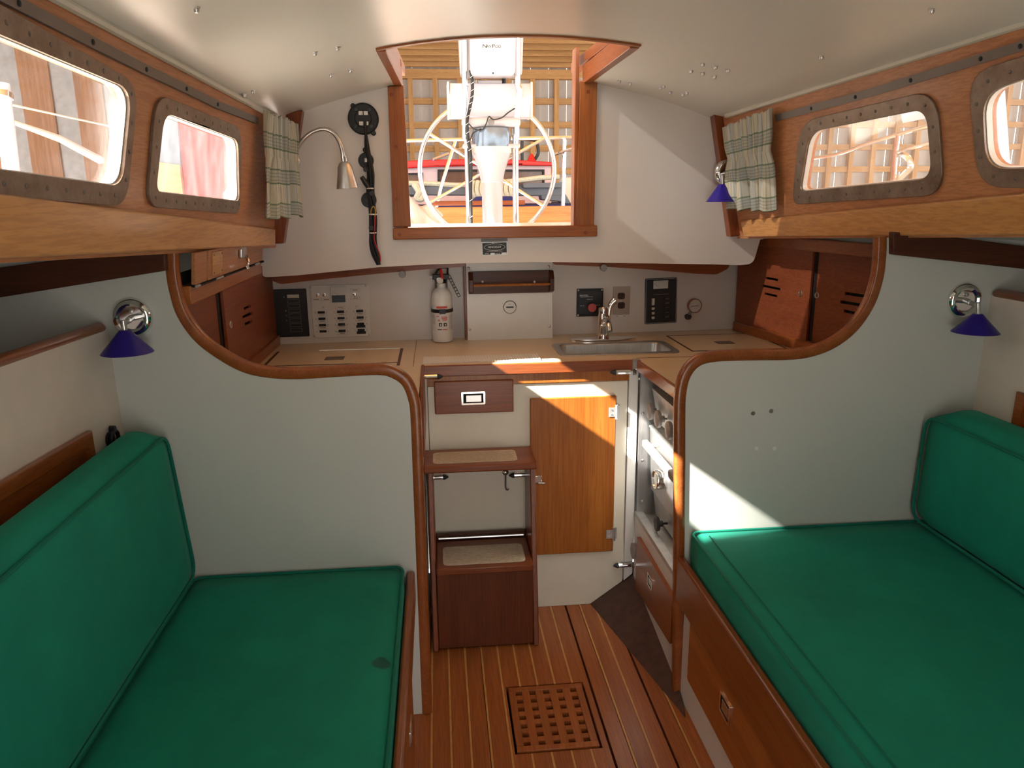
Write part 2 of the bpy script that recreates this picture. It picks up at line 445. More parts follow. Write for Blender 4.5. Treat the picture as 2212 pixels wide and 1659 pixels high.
MT = dict(
    white=worn_white('white_laminate', (0.73, 0.68, 0.64), 0.38, 0.70),
    bulk=worn_white('bulkhead_laminate', (0.60, 0.60, 0.56), 0.42, 0.70),
    liner=plain('cream_liner', (0.68, 0.60, 0.52), 0.5, var=0.04),
    cream=plain('cream_panel', (0.76, 0.71, 0.59), 0.4, var=0.03),
    ceil=worn_white('ceiling_gloss_paint', (0.78, 0.77, 0.71), 0.28, 0.69, (16, 5, 16)),
    ceil_trim=plain('ceiling_trim_paint', (0.66, 0.62, 0.52), 0.4),
    counter=plain('tan_counter_laminate', (0.64, 0.50, 0.33), 0.3, var=0.04),
    teak=wood('teak_posts', (0.238, 0.068, 0.0112), (0.356, 0.115, 0.0231), 2, 0.4, 0.35),
    teakx=wood('teak_crosswise', (0.238, 0.068, 0.0112), (0.356, 0.115, 0.0231), 0, 0.4, 0.35),
    teaky=wood('teak_lengthwise', (0.324, 0.095, 0.0186), (0.454, 0.152, 0.0343), 1, 0.32, 0.5),
    mahog=wood('mahogany', (0.205, 0.045, 0.0093), (0.292, 0.074, 0.0172), 0, 0.36, 0.35),
    mahogz=wood('mahogany_upright', (0.194, 0.041, 0.0087), (0.270, 0.066, 0.0145), 2, 0.36, 0.35),
    mahogy=wood('mahogany_lengthwise', (0.238, 0.059, 0.0124), (0.346, 0.101, 0.0238), 1, 0.3, 0.5),
    redy=wood('red_brown_sliding_door', (0.200, 0.047, 0.0161), (0.254, 0.066, 0.0244), 1, 0.45, 0.15),
    darkw=wood('dark_stained_wood', (0.059, 0.014, 0.0050), (0.103, 0.026, 0.0086), 0, 0.45, 0.15),
    stepw=wood('step_mahogany', (0.113, 0.024, 0.0056), (0.162, 0.039, 0.0092), 2, 0.4, 0.2),
    side=wood('cabin_side_veneer', (0.455, 0.185, 0.075), (0.535, 0.230, 0.098), 1, 0.4, 0.3, 0.7),
    ledge=wood('ledge_maple', (0.53, 0.245, 0.078), (0.62, 0.300, 0.100), 1, 0.28, 0.6, 0.6),
    plank=wood('sole_plank', (0.313, 0.086, 0.0198), (0.432, 0.136, 0.0363), 1, 0.34, 0.35),
    inlay=plain('holly_inlay', (0.58, 0.29, 0.085), 0.4, var=0.15, vs=30),
    doorw=wood('honey_door', (0.335, 0.095, 0.0112), (0.454, 0.156, 0.0238), 2, 0.38, 0.3, 0.8),
    vinyl=plain('brown_kick_vinyl', (0.075, 0.035, 0.026), 0.5, var=0.35, vs=30),
    green=fabric('green_canvas', (0.005, 0.245, 0.165)),
    piping=fabric('green_piping', (0.004, 0.175, 0.115)),
    bronze=patina('bronze_frame', (0.21, 0.15, 0.11), (0.34, 0.27, 0.22)),
    track=plain('grey_track', (0.19, 0.16, 0.14), 0.45, 0.5),
    steel=streak_metal('brushed_steel', (0.62, 0.62, 0.62), 0.34, 2),
    dull=plain('dull_aluminium', (0.55, 0.55, 0.53), 0.45, 0.8, var=0.15, vs=20),
    chrome=plain('chrome', (0.82, 0.82, 0.82), 0.08, 1.0, var=0.02),
    tube=plain('polished_tube', (0.85, 0.84, 0.84), 0.12, 1.0, var=0.02),
    nickel=plain('brushed_nickel', (0.62, 0.61, 0.60), 0.28, 1.0, var=0.05),
    blue=plain('cobalt_shade', (0.020, 0.008, 0.22), 0.35, var=0.1, spec=0.4),
    black=plain('black_plastic', (0.008, 0.008, 0.009), 0.45, var=0.2),
    charcoal=plain('charcoal_panel', (0.022, 0.026, 0.030), 0.4, var=0.1),
    dark=plain('shadow_gap', (0.006, 0.005, 0.004), 0.9),
    whitep=plain('white_plastic', (0.76, 0.75, 0.72), 0.3, var=0.03),
    ivory=plain('ivory_plastic', (0.66, 0.62, 0.50), 0.35, var=0.04),
    grey=plain('grey_plastic', (0.20, 0.20, 0.20), 0.5),
    knob=plain('worn_grey_knob', (0.34, 0.32, 0.30), 0.55, 0.2, var=0.25, vs=40),
    red=plain('red_plastic', (0.60, 0.02, 0.02), 0.35),
    redknob=plain('faded_red_knob', (0.55, 0.10, 0.10), 0.5),
    redink=plain('red_print', (0.62, 0.08, 0.06), 0.6),
    ink=plain('black_print', (0.03, 0.03, 0.03), 0.6),
    greyink=plain('grey_print', (0.25, 0.24, 0.23), 0.6),
    whiteink=plain('white_print', (0.62, 0.62, 0.60), 0.6),
    beigeplate=plain('beige_outlet_plate', (0.46, 0.39, 0.33), 0.35, 0.3, var=0.05),
    brownrec=plain('brown_receptacle', (0.045, 0.020, 0.012), 0.4),
    brass=plain('copper_case', (0.34, 0.13, 0.085), 0.4, 0.5),
    face=plain('dial_face', (0.66, 0.62, 0.58), 0.4, var=0.03),
    bluegrey=plain('meter_blue_cover', (0.05, 0.08, 0.11), 0.3),
    mat=cone_wave('ribbed_mat', (0.50, 0.46, 0.40), (0.68, 0.66, 0.62), 30, 'X'),
    nonslip=plain('woven_nonslip', (0.62, 0.52, 0.40), 0.8, var=0.12, vs=60, bump=0.5, bs=260),
    bulb=plain('blue_bag_cloth', (0.006, 0.03, 0.09), 0.8, var=0.3),
    plaid=plaid('plaid_curtain_cloth'),
    glassL=glass_pane('scratched_pane', 0.014),
    glassR=glass_pane('clear_pane', 0.07),
    lens=plain('meter_face', (0.72, 0.72, 0.70), 0.25),
)

# ================================================================== THE CABIN SHELL
YB = 2.15          # forward face of the two half bulkheads
YU = 3.10          # companionway bulkhead
YF = -0.40         # forward end of what is built
ZC = 1.00          # worktop height
dR, dL = vdir(700, 520), vdir(1065, 509)
FR = Fr(aY(1612, 510, 3.0), -dR, aY(1575, 250, 3.0)-aY(1612, 510, 3.0))   # starboard-hand cabin side in the picture, a runs towards the camera
FL = Fr(aY(585, 530, 3.0), dL, aY(590, 254, 3.0)-aY(585, 530, 3.0))       # left cabin side, a runs away from the camera
BR, BL = FR.uv(1575, 250)[1], FL.uv(590, 254)[1]
UW = Fr((0, YU, 0), (1, 0, 0), (0, 0, 1))
BK = Fr((0, YB, 0), (1, 0, 0), (0, 0, 1))
LW = Fr((0, 3.31, 0), (1, 0.045, 0), (0, 0, 1))   # lower back wall
def xL(y): return -0.574+dL.x*(y-3)
def xR(y): return 1.127+dR.x*(y-3)
def zceil(x, y):
    l, r = xL(y), xR(y)
    s = max(-1, min(1, (2*x-l-r)/(r-l)))
    e = 1.8865-0.0505*(y-3)
    return e+0.165*(1-s*s)
def hatL(y): return -0.135+0.045*(y-2.505)
def hatR(y): return 0.62-0.074*(y-2.505)
YH = 2.505
def on_ceiling(px, py):
    d = ray(px, py); lo, hi = 0.5, 4.0
    f = lambda y: (CAM+d*(y/d.y)).z-zceil((CAM+d*(y/d.y)).x, y)
    for _ in range(50):
        m = (lo+hi)/2
        if f(m) > 0: hi = m
        else: lo = m
    return CAM+d*(lo/d.y)

# ---- sole (floor): bed, planks and inlay strips
floor = struct('floor', 'varnished plank cabin sole with pale inlay strips', (0.3, 1.2, 0))
MB().box(-1.45, 2.05, YF, 3.6, -0.30, -0.26).build('floor_bed', MT['dark'], floor)  # black, to paint the shade below the grating holes
GX0, GX1, GY0, GY1 = 0.183, 0.445, 1.935, 2.258     # grating opening
SP = 0.059; sx0 = -0.0037
def strip_with_hole(m, x0, x1, z0, z1):
    if x1 <= GX0 or x0 >= GX1: m.box(x0, x1, YF, 2.80, z0, z1); return
    m.box(x0, x1, YF, GY0, z0, z1); m.box(x0, x1, GY1, 2.80, z0, z1)
    if x0 < GX0 < x1: m.box(x0, GX0, GY0, GY1, z0, z1)
    if x0 < GX1 < x1: m.box(GX1, x1, GY0, GY1, z0, z1)
for k in range(-5, 14):
    xa = sx0+k*SP+0.0035; xb = sx0+(k+1)*SP-0.0035
    m = MB(); gap = 0.0016 if k in (1, 8, 11) else 0.0
    strip_with_hole(m, xa, xb-gap, -0.022, 0.0)
    m.build('plank', MT['plank'], floor, bevel=0.0006, seg=1)
    if k not in (8, 11):
        m = MB(); strip_with_hole(m, sx0+k*SP-0.0032, sx0+k*SP+0.0032, -0.022, -0.0004)
        m.build('inlay_strip', MT['inlay'], floor)

# ---- ceiling with the companionway hatch opening
ceiling = struct('ceiling', 'cambered white deckhead with scuffs and bolt ends', (0.28, 1.4, 2.0))
m = MB()
ys = [YF+(YH-YF)*i/16 for i in range(17)]+[YH+(3.12-YH)*i/5 for i in range(1, 6)]
cols = [(0, i/8) for i in range(9)]+[(1, i/8) for i in range(1, 9)]+[(2, i/8) for i in range(1, 9)]
def cpt(y, c, dz=0):
    l, r = xL(y)-0.03, xR(y)+0.03
    hl, hr = hatL(y), hatR(y)
    x = {0: l+(hl-l)*c[1], 1: hl+(hr-hl)*c[1], 2: hr+(r-hr)*c[1]}[c[0]]
    return V((x, y, zceil(x, y)+dz))
n = len(cols)
for dz in (0.0, 0.035):
    o = len(m.v)
    for y in ys: m.v += [cpt(y, c, dz) for c in cols]
    for j in range(len(ys)-1):
        for i in range(n-1):
            if ys[j] >= YH-1e-6 and 8 <= i < 16: continue
            m.f.append((o+j*n+i, o+j*n+i+1, o+(j+1)*n+i+1, o+(j+1)*n+i))
m.build('deckhead', MT['ceil'], ceiling, ang=60)
nut = None
for px, py in [(1518, 137), (1546, 143), (1573, 150), (1493, 152), (1518, 157), (1544, 164), (1427, 188), (1434, 184.5), (1448, 198),
               (1475, 203), (1484, 199), (1338, 174), (1362, 179), (680, 113), (729, 102), (715, 160), (757, 150), (527, 204), (546, 196),
               (424, 18), (1775, 121), (2013, 20)]:
    q = on_ceiling(px, py)
    if nut is None:
        nut = MB().lathe(q, (0, 0, -1), [(0.0085, -0.002), (0.0085, 0.001), (0.006, 0.0015), (0.006, 0.006), (0.0045, 0.009), (0.0, 0.010)], 12).build('bolt_head', MT['nickel'], ceiling)
        off = WLOC[nut.name]-q
    else: copy_part(nut, ceiling, q+off)

# ---- cabin sides with their windows
def side_wall(name, label, fr, top, sgn, wins):
    """wins: list of (outer px polygon, inner px polygon, radii)"""
    a_aft = -0.07 if sgn > 0 else 0.07
    a_fwd = 3.40 if sgn > 0 else -3.40
    w = struct(name, label, fr.p(a_fwd/2, 0, 0))
    holes = []; made = []
    for (op, ip, ro, ri) in wins:
        o2 = rpoly(fr.uvs(op), ro, 7); i2 = rpoly(fr.uvs(ip), ri, 7)
        holes.append(i2); made.append((o2, i2))
    MB().plate(fr, [(a_aft, -0.01), (a_fwd, -0.01), (a_fwd, top+0.02), (a_aft, top+0.02)], holes, -0.030, 0.0).build('side_panel', MT['side'], w)
    return w, made
WL = [
    ([(330, 200), (516, 276), (513, 462), (311, 446)], [(348, 242), (509, 302), (512, 434), (330, 413)], [0.075, 0.06, 0.05, 0.06], [0.05, 0.04, 0.03, 0.03]),
    ([(-260, -135), (292, 182), (265, 445), (-260, 404)], [(-230, -17), (277, 193), (256, 402), (-230, 335)], [0.06, 0.075, 0.06, 0.06], [0.05, 0.06, 0.05, 0.05]),
    ([(-2600, -1480), (-560, -310), (-520, 392), (-2600, 330)], [(-2500, -1290), (-600, -225), (-570, 330), (-2500, 240)], 0.06, 0.05)]
WR = [
    ([(1733, 262), (2028, 191), (2044, 420), (1715, 441)], [(1752, 284), (2006, 233), (2018, 384), (1731, 413)], [0.09, 0.085, 0.075, 0.05], [0.06, 0.05, 0.05, 0.03]),
    ([(2097, 157), (2480, 38), (2500, 410), (2118, 403)], [(2127, 201), (2440, 92), (2455, 358), (2136, 364)], [0.075, 0.06, 0.06, 0.075], [0.06, 0.05, 0.05, 0.06])]
wall_left, ML = side_wall('wall_left', 'orange brown veneered cabin side on the left with bright windows', FL, BL, -1, WL[:2])
wall_right, MR = side_wall('wall_right', 'orange brown veneered cabin side on the right with clear windows', FR, BR, 1, WR)
wlab = {('L', 0): 'smaller bronze framed window beside the left curtain', ('L', 1): 'large bronze framed window at the left picture edge',
        ('R', 0): 'bronze framed window beside the right curtain', ('R', 1): 'bronze framed window cut off by the right picture edge'}
wn = 0
screw0 = None
for side, fr, made, gl in (('L', FL, ML, MT['glassL']), ('R', FR, MR, MT['glassR'])):
    for k, (o2, i2) in enumerate(made):
        wn += 1
        ca = sum(p[0] for p in o2)/len(o2); cb = min(p[1] for p in o2)
        w = struct('window_%d' % wn, wlab[(side, k)], fr.p(ca, cb, 0))
        MB().plate(fr, o2, [i2], 0.0005, 0.009).build('window_frame', MT['bronze'], w, bevel=0.003)
        g2 = [((p[0]-ca)*1.015+ca, (p[1]-cb)*1.01+cb) for p in i2]
        MB().plate(fr, g2, [], -0.022, -0.018).build('glass_pane', gl, w, ang=0)
        gi = [((p[0]-ca)*0.988+ca, (p[1]-(cb+max(q[1] for q in o2))/2)*0.982+(cb+max(q[1] for q in o2))/2) for p in i2]
        MB().plate(fr, i2, [gi], -0.016, 0.001).build('window_gasket', MT['whitep'], w)
        # screws midway between the two outlines
        mid = [((a[0]+b[0])/2, (a[1]+b[1])/2) for a, b in zip(o2, i2)]
        per = []; L = 0
        for i in range(len(mid)):
            a, b = V(mid[i]), V(mid[(i+1) % len(mid)]); per.append((L, a, b)); L += (b-a).length
        ns = int(L/0.062)
        for j in range(ns):
            d = (j+0.3)*L/ns
            for l0, a, b in per:
                ln = (b-a).length
                if l0 <= d < l0+ln:
                    q = a+(b-a)*((d-l0)/ln); break
            P = fr.p(q.x, q.y, 0.009)
            MB().lathe(P, fr.n, [(0.0048, -0.001), (0.0048, 0.0006), (0.003, 0.0016), (0, 0.0018)], 10).build('screw', MT['track'], w)

# ledge boards and overhead trim strips
def ledge(name, label, fr, sgn):
    s = struct(name, label, fr.p(sgn*1.4, 0, 0))
    m = MB()
    a0, a1 = (0.0, 3.40) if sgn > 0 else (0.0, -3.40)
    h0, h1 = 0.064, 0.150
    P = fr.p
    cut = 0.022*(1 if sgn > 0 else -1)
    m.hexa([P(a0+cut*0.9, 0, -0.03), P(a0+cut*0.9, 0, 0.024), P(a1, 0, 0.024), P(a1, 0, -0.03), P(a0-cut*0.4, h0, -0.03), P(a0-cut*0.4, h0, 0.014), P(a1, h1, 0.014), P(a1, h1, -0.03)])
    m.build('ledge_board', MT['ledge'], s, bevel=0.006, seg=3)
    return s
ledge('trim_1', 'honey coloured ledge board under the left windows', FL, -1)
ledge('trim_2', 'honey coloured ledge board under the right windows', FR, 1)
for nm, lab, fr, top, sgn in (('trim_3', 'thin cream bead along the left ceiling edge', FL, BL, -1), ('trim_4', 'thin cream bead along the right ceiling edge', FR, BR, 1)):
    m = MB().tube([fr.p(0, top+0.003, 0.004), fr.p(sgn*3.38, top+0.003, 0.004)], 0.0105, 8)
    tag(m.build(nm, MT['ceil_trim']), lab, kind='structure')

# ---- companionway bulkhead (upper back wall)
bot = [(592, 598), (640, 595), (700, 589), (820, 577), (930, 571), (1060, 567), (1195, 566), (1400, 569), (1540, 571), (1598, 573)]
poly = [UW.uv(*p) for p in bot]
poly += rpoly([UW.uv(1598, 573), UW.uv(1627, 570), UW.uv(1642, 518)], [0, 0.05, 0])[1:-1]
poly += [UW.uv(1642, 518), (1.40, 1.44), (1.40, 1.70)]
tops = [1.16, 1.0, 0.85, 0.70, 0.553]
poly += [(x, zceil(x, YU)+0.012) for x in tops]
poly += [(0.553, 1.480), (-0.121, 1.480)]
poly += [(x, zceil(x, YU)+0.012) for x in (-0.121, -0.25, -0.40, -0.56)]
poly += [(-0.80, 1.62), (-0.80, 1.42), UW.uv(563, 560)]
poly += rpoly([UW.uv(563, 560), UW.uv(565, 599), UW.uv(592, 598)], [0, 0.03, 0])[1:-1]
wall_back = MB().plate(UW, poly, [], -0.03, 0.0).build('wall_back', MT['white'], None)
tag(wall_back, 'white upper back wall around the companionway opening', kind='structure')
# bridge deck above the lower wall, hidden from here but it keeps the light out
tag(MB().box(-1.40, 2.0, YU+0.035, 3.75, 1.44, 1.475).build('ceiling_bridge_deck', MT['ceil']), 'white underside of the bridge deck behind the back wall', kind='structure')
# dark carlin showing under the panel edge
def carlin(name, lab, top, botm):
    fr = Fr((0, YU+0.045, 0), (1, 0, 0), (0, 0, 1))
    p = [fr.uv(*q) for q in top]+[fr.uv(*q) for q in reversed(botm)]
    tag(MB().plate(fr, rpoly(p, 0.012, 3), [], -0.03, 0.0).build(name, MT['mahog'], None, bevel=0.004), lab, kind='structure')
carlin('trim_5', 'dark curved wooden strip under the back wall, left half', [(578, 570), (800, 560), (1004, 550)], [(586, 606), (606, 614), (700, 603), (830, 590), (930, 581), (1004, 576)])
carlin('trim_6', 'dark curved wooden strip under the back wall, right half', [(1195, 545), (1400, 550), (1578, 560)], [(1195, 572), (1300, 576), (1400, 582), (1500, 591), (1548, 593), (1574, 580)])

# lower back wall
tag(MB().plate(LW, rect(-0.80, 1.52, 0.96, 1.46), [], -0.02, 0.0).build('wall_lower_back', MT['white']), 'white lower back wall above the worktop', kind='structure')

# ---- companionway joinery
cw = struct('trim_7', 'varnished teak companionway frame with sill and hatch coaming', (0.22, YU, 1.44))
def cwp(a0, a1, b0, b1, c0, c1, name, mat, bv=0.003): return MB().fbox(UW, a0, a1, b0, b1, c0, c1).build(name, mat, cw, bevel=bv)
lp = [UW.uv(838, 188), UW.uv(872, 186), UW.uv(888, 490), UW.uv(850, 490)]
MB().plate(UW, [lp[3], lp[2], lp[1], lp[0]], [], 0.0, 0.022).build('post', MT['teak'], cw, bevel=0.003)
rp = [UW.uv(1252, 176), UW.uv(1288, 174), UW.uv(1281, 490), UW.uv(1243, 490)]
MB().plate(UW, [rp[3], rp[2], rp[1], rp[0]], [], 0.0, 0.022).build('post', MT['teak'], cw, bevel=0.003)
sl = [UW.uv(850, 517), UW.uv(1287, 510), UW.uv(1287, 486), UW.uv(850, 492)]
MB().plate(UW, sl, [], -0.02, 0.032).build('sill', MT['teakx'], cw, bevel=0.004)
# drop-board slides reach above the deck
cwp(-0.124, -0.110, 1.48, 2.10, -0.06, 0.008, 'slide', MT['teak'])
cwp(0.546, 0.562, 1.48, 2.145, -0.06, 0.010, 'slide', MT['teak'])
for px, py in ((846, 206), (856, 318), (864, 506), (1262, 502), (1268, 200), (858, 430)):
    q = UW.uv(px, py)
    c = 0.022 if py < 495 else 0.032
    MB().lathe(UW.p(q[0], q[1], c), UW.n, [(0.0075, -0.002), (0.0075, 0.0004), (0.0, 0.0005)], 12).build('wood_plug', MT['mahogz'], cw)
m = MB(); N = 18
for dy, in ((0.0,),):
    vs = []
    for i in range(N+1):
        x = hatL(YH)-0.028+(hatR(YH)+0.028-hatL(YH)+0.028)*i/N
        zc = zceil(x, YH)
        vs.append((x, zc))
    ring = []
    for x, zc in vs:
        ring += [V((x, YH-0.004, zc-0.006)), V((x, YH+0.022, zc-0.006)), V((x, YH+0.022, zc+0.055)), V((x, YH-0.004, zc+0.055))]
    o = len(m.v); m.v += ring
    for i in range(N):
        for j in range(4):
            m.f.append((i*4+j, i*4+(j+1) % 4, (i+1)*4+(j+1) % 4, (i+1)*4+j))
    m.f += [(3, 2, 1, 0), tuple(N*4+j for j in range(4))]
m.build('hatch_beam', MT['teakx'], cw, bevel=0.002)
for nm, fx, sg in (('coaming', hatL, -1), ('coaming', hatR, 1)):
    m = MB(); y0, y1 = YH+0.022, YU-0.002
    q = []
    for y in (y0, y1):
        x = fx(y); z = zceil(x, y)
        q.append([V((x, y, z-0.010)), V((x+sg*0.03, y, z-0.010)), V((x+sg*0.03, y, z+0.055)), V((x, y, z+0.055))])
    m.hexa(q[0]+q[1]).build(nm, MT['mahogy'], cw, bevel=0.002)
    m = MB()
    q = []
    for y in (y0, 3.3):
        x = fx(y)+sg*0.004; z = zceil(x, min(y, YU))
        q.append([V((x, y, z+0.056)), V((x+sg*0.035, y, z+0.056)), V((x+sg*0.035, y, z+0.095)), V((x, y, z+0.095))])
    m.hexa(q[0]+q[1]).build('hatch_runner', MT['mahogy'], cw, bevel=0.002)
# dark corner posts in the aft corners of the cabin sides
for nm, lab, pts in (('trim_8', 'dark red corner post behind the left curtain', [(618, 244), (653, 238), (612, 526), (583, 527)]),
                     ('trim_9', 'dark red corner post behind the right curtain', [(1541, 234), (1590, 242), (1617, 506), (1579, 512)])):
    f = Fr((0, 3.045, 0), (1, 0, 0), (0, 0, 1))
    tag(MB().plate(f, [f.uv(*p) for p in pts], [], -0.05, 0.0).build(nm, MT['mahogz'], bevel=0.003), lab, kind='structure')

# ---- half bulkheads
Lb = [(-0.080, 0.0), (-0.080, 1.0)]
Lcurve = [(902, 1000), (898, 900), (893, 862), (878, 826), (850, 806), (815, 799), (730, 803), (640, 808), (580, 805), (530, 794), (480, 768), (430, 730), (394, 680), (378, 630), (371, 590), (369, 545)]
lc = smooth_path([V((*BK.uv(*p), 0)) for p in Lcurve], 5)
lc2 = [(p.x, p.y) for p in lc]
xl0 = lc2[0][0]
polyL = [(-0.078, 0.0)]+lc2+[(lc2[-1][0], 1.462), (-1.42, 1.462), (-1.42, -0.2), (-0.078, -0.2)]
tag(MB().plate(BK, polyL, [], -0.022, 0.0).build('wall_bulkhead_left', MT['bulk']), 'grey white half bulkhead with a curved top on the left', kind='structure')
Rcurve = [(1470, 1000), (1470, 900), (1472, 850), (1482, 810), (1506, 782), (1545, 771), (1620, 768), (1700, 767), (1750, 761), (1800, 742), (1846, 706), (1880, 655), (1898, 600), (1904, 550), (1905, 511)]
rc = smooth_path([V((*BK.uv(*p), 0)) for p in Rcurve], 5)
rc2 = [(p.x, p.y) for p in rc]
polyR = [(0.744, 0.0)]+rc2+[(rc2[-1][0], 1.472), (1.45, 1.472), (2.02, 1.472), (2.02, -0.2), (0.744, -0.2)]
holes = []
for px, py in ((1627, 893), (1666, 888)):
    c = BK.uv(px, py); holes.append([(c[0]+0.0068*math.cos(t*PI/6), c[1]+0.0068*math.sin(t*PI/6)) for t in range(12)])
br = MB().plate(BK, polyR, holes, -0.022, 0.0).build('wall_bulkhead_right', MT['bulk'])
tag(br, 'grey white half bulkhead with a curved top and two drilled holes on the right', kind='structure')
for px, py in ((1634, 969), (1673, 969)):
    c = BK.uv(px, py)
    MB().lathe(BK.p(c[0], c[1], 0), BK.n, [(0.0062, -0.002), (0.0062, 0.0005), (0.0, 0.0006)], 12).build('filled_hole', MT['whitep'], br)
sec = [(-0.017*math.cos(t)*abs(math.cos(t))**-0.4 if abs(math.cos(t)) > 1e-6 else 0, 0.0165*math.sin(t)*(abs(math.sin(t))**-0.4 if abs(math.sin(t)) > 1e-6 else 0)) for t in [2*PI*i/16 for i in range(16)]]
for nm, lab, path, x0 in (('trim_10', 'rounded wooden capping along the edge of the left half bulkhead', lc2, -0.078), ('trim_11', 'rounded wooden capping along the edge of the right half bulkhead', rc2, 0.744)):
    pts = [V((x0, YB+0.011, 0.002))]+[V((a, YB+0.011, b)) for a, b in path]
    tag(MB().sweep(pts, sec, (0, -1, 0)).build(nm, MT['teak'] if False else MT['mahogy'], ang=50), lab, kind='structure')

# ---- outboard of the settees: seat-back panels, side decks, hull
def gx(y): return -0.885+0.073*(y-YB)
def hx(y): return 1.638
for nm, lab, f, sg, zt in (('wall_seat_back_left', 'cream panel behind the left settee below the shelf rail', gx, -1, 1.262), ('wall_seat_back_right', 'cream panel behind the right settee below the shelf rail', hx, 1, 1.300)):
    m = MB(); q = []
    for z, dx in ((0.30, 0.012), (zt, -0.008)):
        for y in (YF, YB):
            q += [V((f(y)-sg*dx, y, z)), V((f(y)-sg*dx+sg*0.018, y, z))]
    m.hexa([q[0], q[1], q[3], q[2], q[4], q[5], q[7], q[6]]).build(nm, MT['liner'])
    tag(bpy.data.objects[nm], lab, kind='structure')
for nm, lab, f, sg, zt in (('trim_12', 'dark shelf rail on top of the left seat-back panel', gx, -1, 1.262), ('trim_13', 'dark shelf rail on top of the right seat-back panel', hx, 1, 1.300)):
    m = MB().tube([V((f(YF)+sg*0.018, YF, zt+0.006)), V((f(YB-0.02)+sg*0.018, YB-0.02, zt+0.006)), V((f(YB-0.006)+sg*0.018, YB-0.006, zt+0.002))], [0.0145, 0.0145, 0.010], 12)
    tag(m.build(nm, MT['mahogy']), lab, kind='structure')
for nm, lab, x0, x1, z in (('floor_shelf_left', 'shelf behind the left seat-back panel', -1.42, -0.89, 1.16), ('floor_shelf_right', 'shelf behind the right seat-back panel', 1.66, 2.02, 1.20)):
    tag(MB().box(x0, x1-(0.04 if x0 < 0 else 0), YF, YB, z-0.02, z).build(nm, MT['liner']), lab, kind='structure')
for nm, lab, x in (('wall_hull_left', 'hull lining outboard of the left shelf', -1.42), ('wall_hull_right', 'hull lining outboard of the right shelf', 2.0)):
    tag(MB().box(x, x+0.03, YF, 3.75, -0.3, 1.62).build(nm, MT['bulk']), lab, kind='structure')
tag(MB().box(-1.42, 2.03, 3.72, 3.75, -0.3, 1.47).build('wall_engine_space_back', MT['bulk']), 'hidden white wall behind the galley lockers', kind='structure')
# side decks
for nm, lab, fr, sg, xo in (('ceiling_side_deck_left', 'painted underside of the left side deck', FL, -1, -1.42), ('ceiling_side_deck_right', 'painted underside of the right side deck', FR, 1, 2.03)):
    m = MB(); a1 = 3.40*sg
    A, B = fr.p(-0.7*sg, 0.02, -0.01), fr.p(a1, 0.02, -0.01)
    C, D = V((xo, B.y, B.z-0.07)), V((xo, A.y, A.z-0.07))
    m.prism([A, B, C, D], (0, 0, 0.03)).build(nm, MT['ceil'])
    tag(bpy.data.objects[nm], lab, kind='structure')
# dark deck beams on the bulkheads
f = Fr((0, YB-0.001, 0), (1, 0, 0), (0, 0, 1))
pl = [f.uv(365, 583), f.uv(362, 538), f.uv(195, 552), f.uv(0, 578), (-1.40, 1.375), (-1.40, 1.310), f.uv(0, 642)]
tag(MB().plate(f, pl, [], 0.0, 0.024).build('trim_14', MT['darkw'], bevel=0.003), 'dark deck beam above the left half bulkhead', kind='structure')
pr = [f.uv(1919, 549), f.uv(2212, 581), (2.0, 1.335), (2.0, 1.40), f.uv(2212, 532), f.uv(2000, 505), f.uv(1919, 500)]
tag(MB().plate(f, pr, [], 0.0, 0.024).build('trim_15', MT['darkw'], bevel=0.003), 'dark deck beam above the right half bulkhead', kind='structure')

# ---- forward bulkhead behind the camera with its doorway
FB = Fr((0, YF, 0), (1, 0, 0), (0, 0, 1))
tag(MB().plate(FB, rect(-1.42, 2.03, -0.3, 2.25), [rect(0.02, 0.60, 0.05, 1.85)], 0.0, 0.03).build('wall_forward', MT['bulk']), 'white forward bulkhead with an open doorway behind the viewer', kind='structure')

# ================================================================== THE GALLEY
PN = Fr((0, 2.757, 0), (1, 0, 0), (0, 0, 1))      # white front below the worktop
HZ = Fr((0, 0, ZC), (1, 0, 0), (0, 1, 0))         # worktop surface
SX = Fr((0.742, 0, 0), (0, -1, 0), (0, 0, 1))     # inboard face of the stove locker, a = -y
def screw(fr, a, b, c, r, parent, mat='nickel', name='screw'):
    return MB().lathe(fr.p(a, b, c), fr.n, [(r, -0.001), (r, r*0.25), (r*0.6, r*0.5), (0, r*0.55)], 12).build(name, MT[mat], parent)
def cyl(fr, a, b, c0, c1, r, mat, parent, name, n=24, r2=None, bevel=0.0):
    return MB().lathe(fr.p(a, b, c0), fr.n, [(r, 0), (r if r2 is None else r2, c1-c0)], n).build(name, MT[mat], parent, bevel=bevel)
def fb(fr, a0, a1, b0, b1, c0, c1, mat, parent, name, bevel=0.0):
    return MB().fbox(fr, a0, a1, b0, b1, c0, c1).build(name, MT[mat], parent, bevel=bevel)
def flush_pull(fr, a, b, c, w, h, parent, name='pull'):
    """chrome flush ring: frame, recessed plate and a small lip"""
    o = MB().plate(fr, rpoly(rect(a-w/2, a+w/2, b-h/2, b+h/2), 0.004, 3), [rect(a-w/2+0.007, a+w/2-0.007, b-h/2+0.007, b+h/2-0.007)], c-0.001, c+0.004).build(name, MT['chrome'], parent, bevel=0.001)
    MB().fbox(fr, a-w/2+0.006, a+w/2-0.006, b-h/2+0.006, b+h/2-0.006, c-0.002, c+0.0008).build('recess', MT['dark'], o)
    MB().fbox(fr, a-w*0.30, a+w*0.34, b-h*0.28, b+h*0.22, c+0.001, c+0.003).build('finger_plate', MT['nickel'], o, bevel=0.0006)
    return o
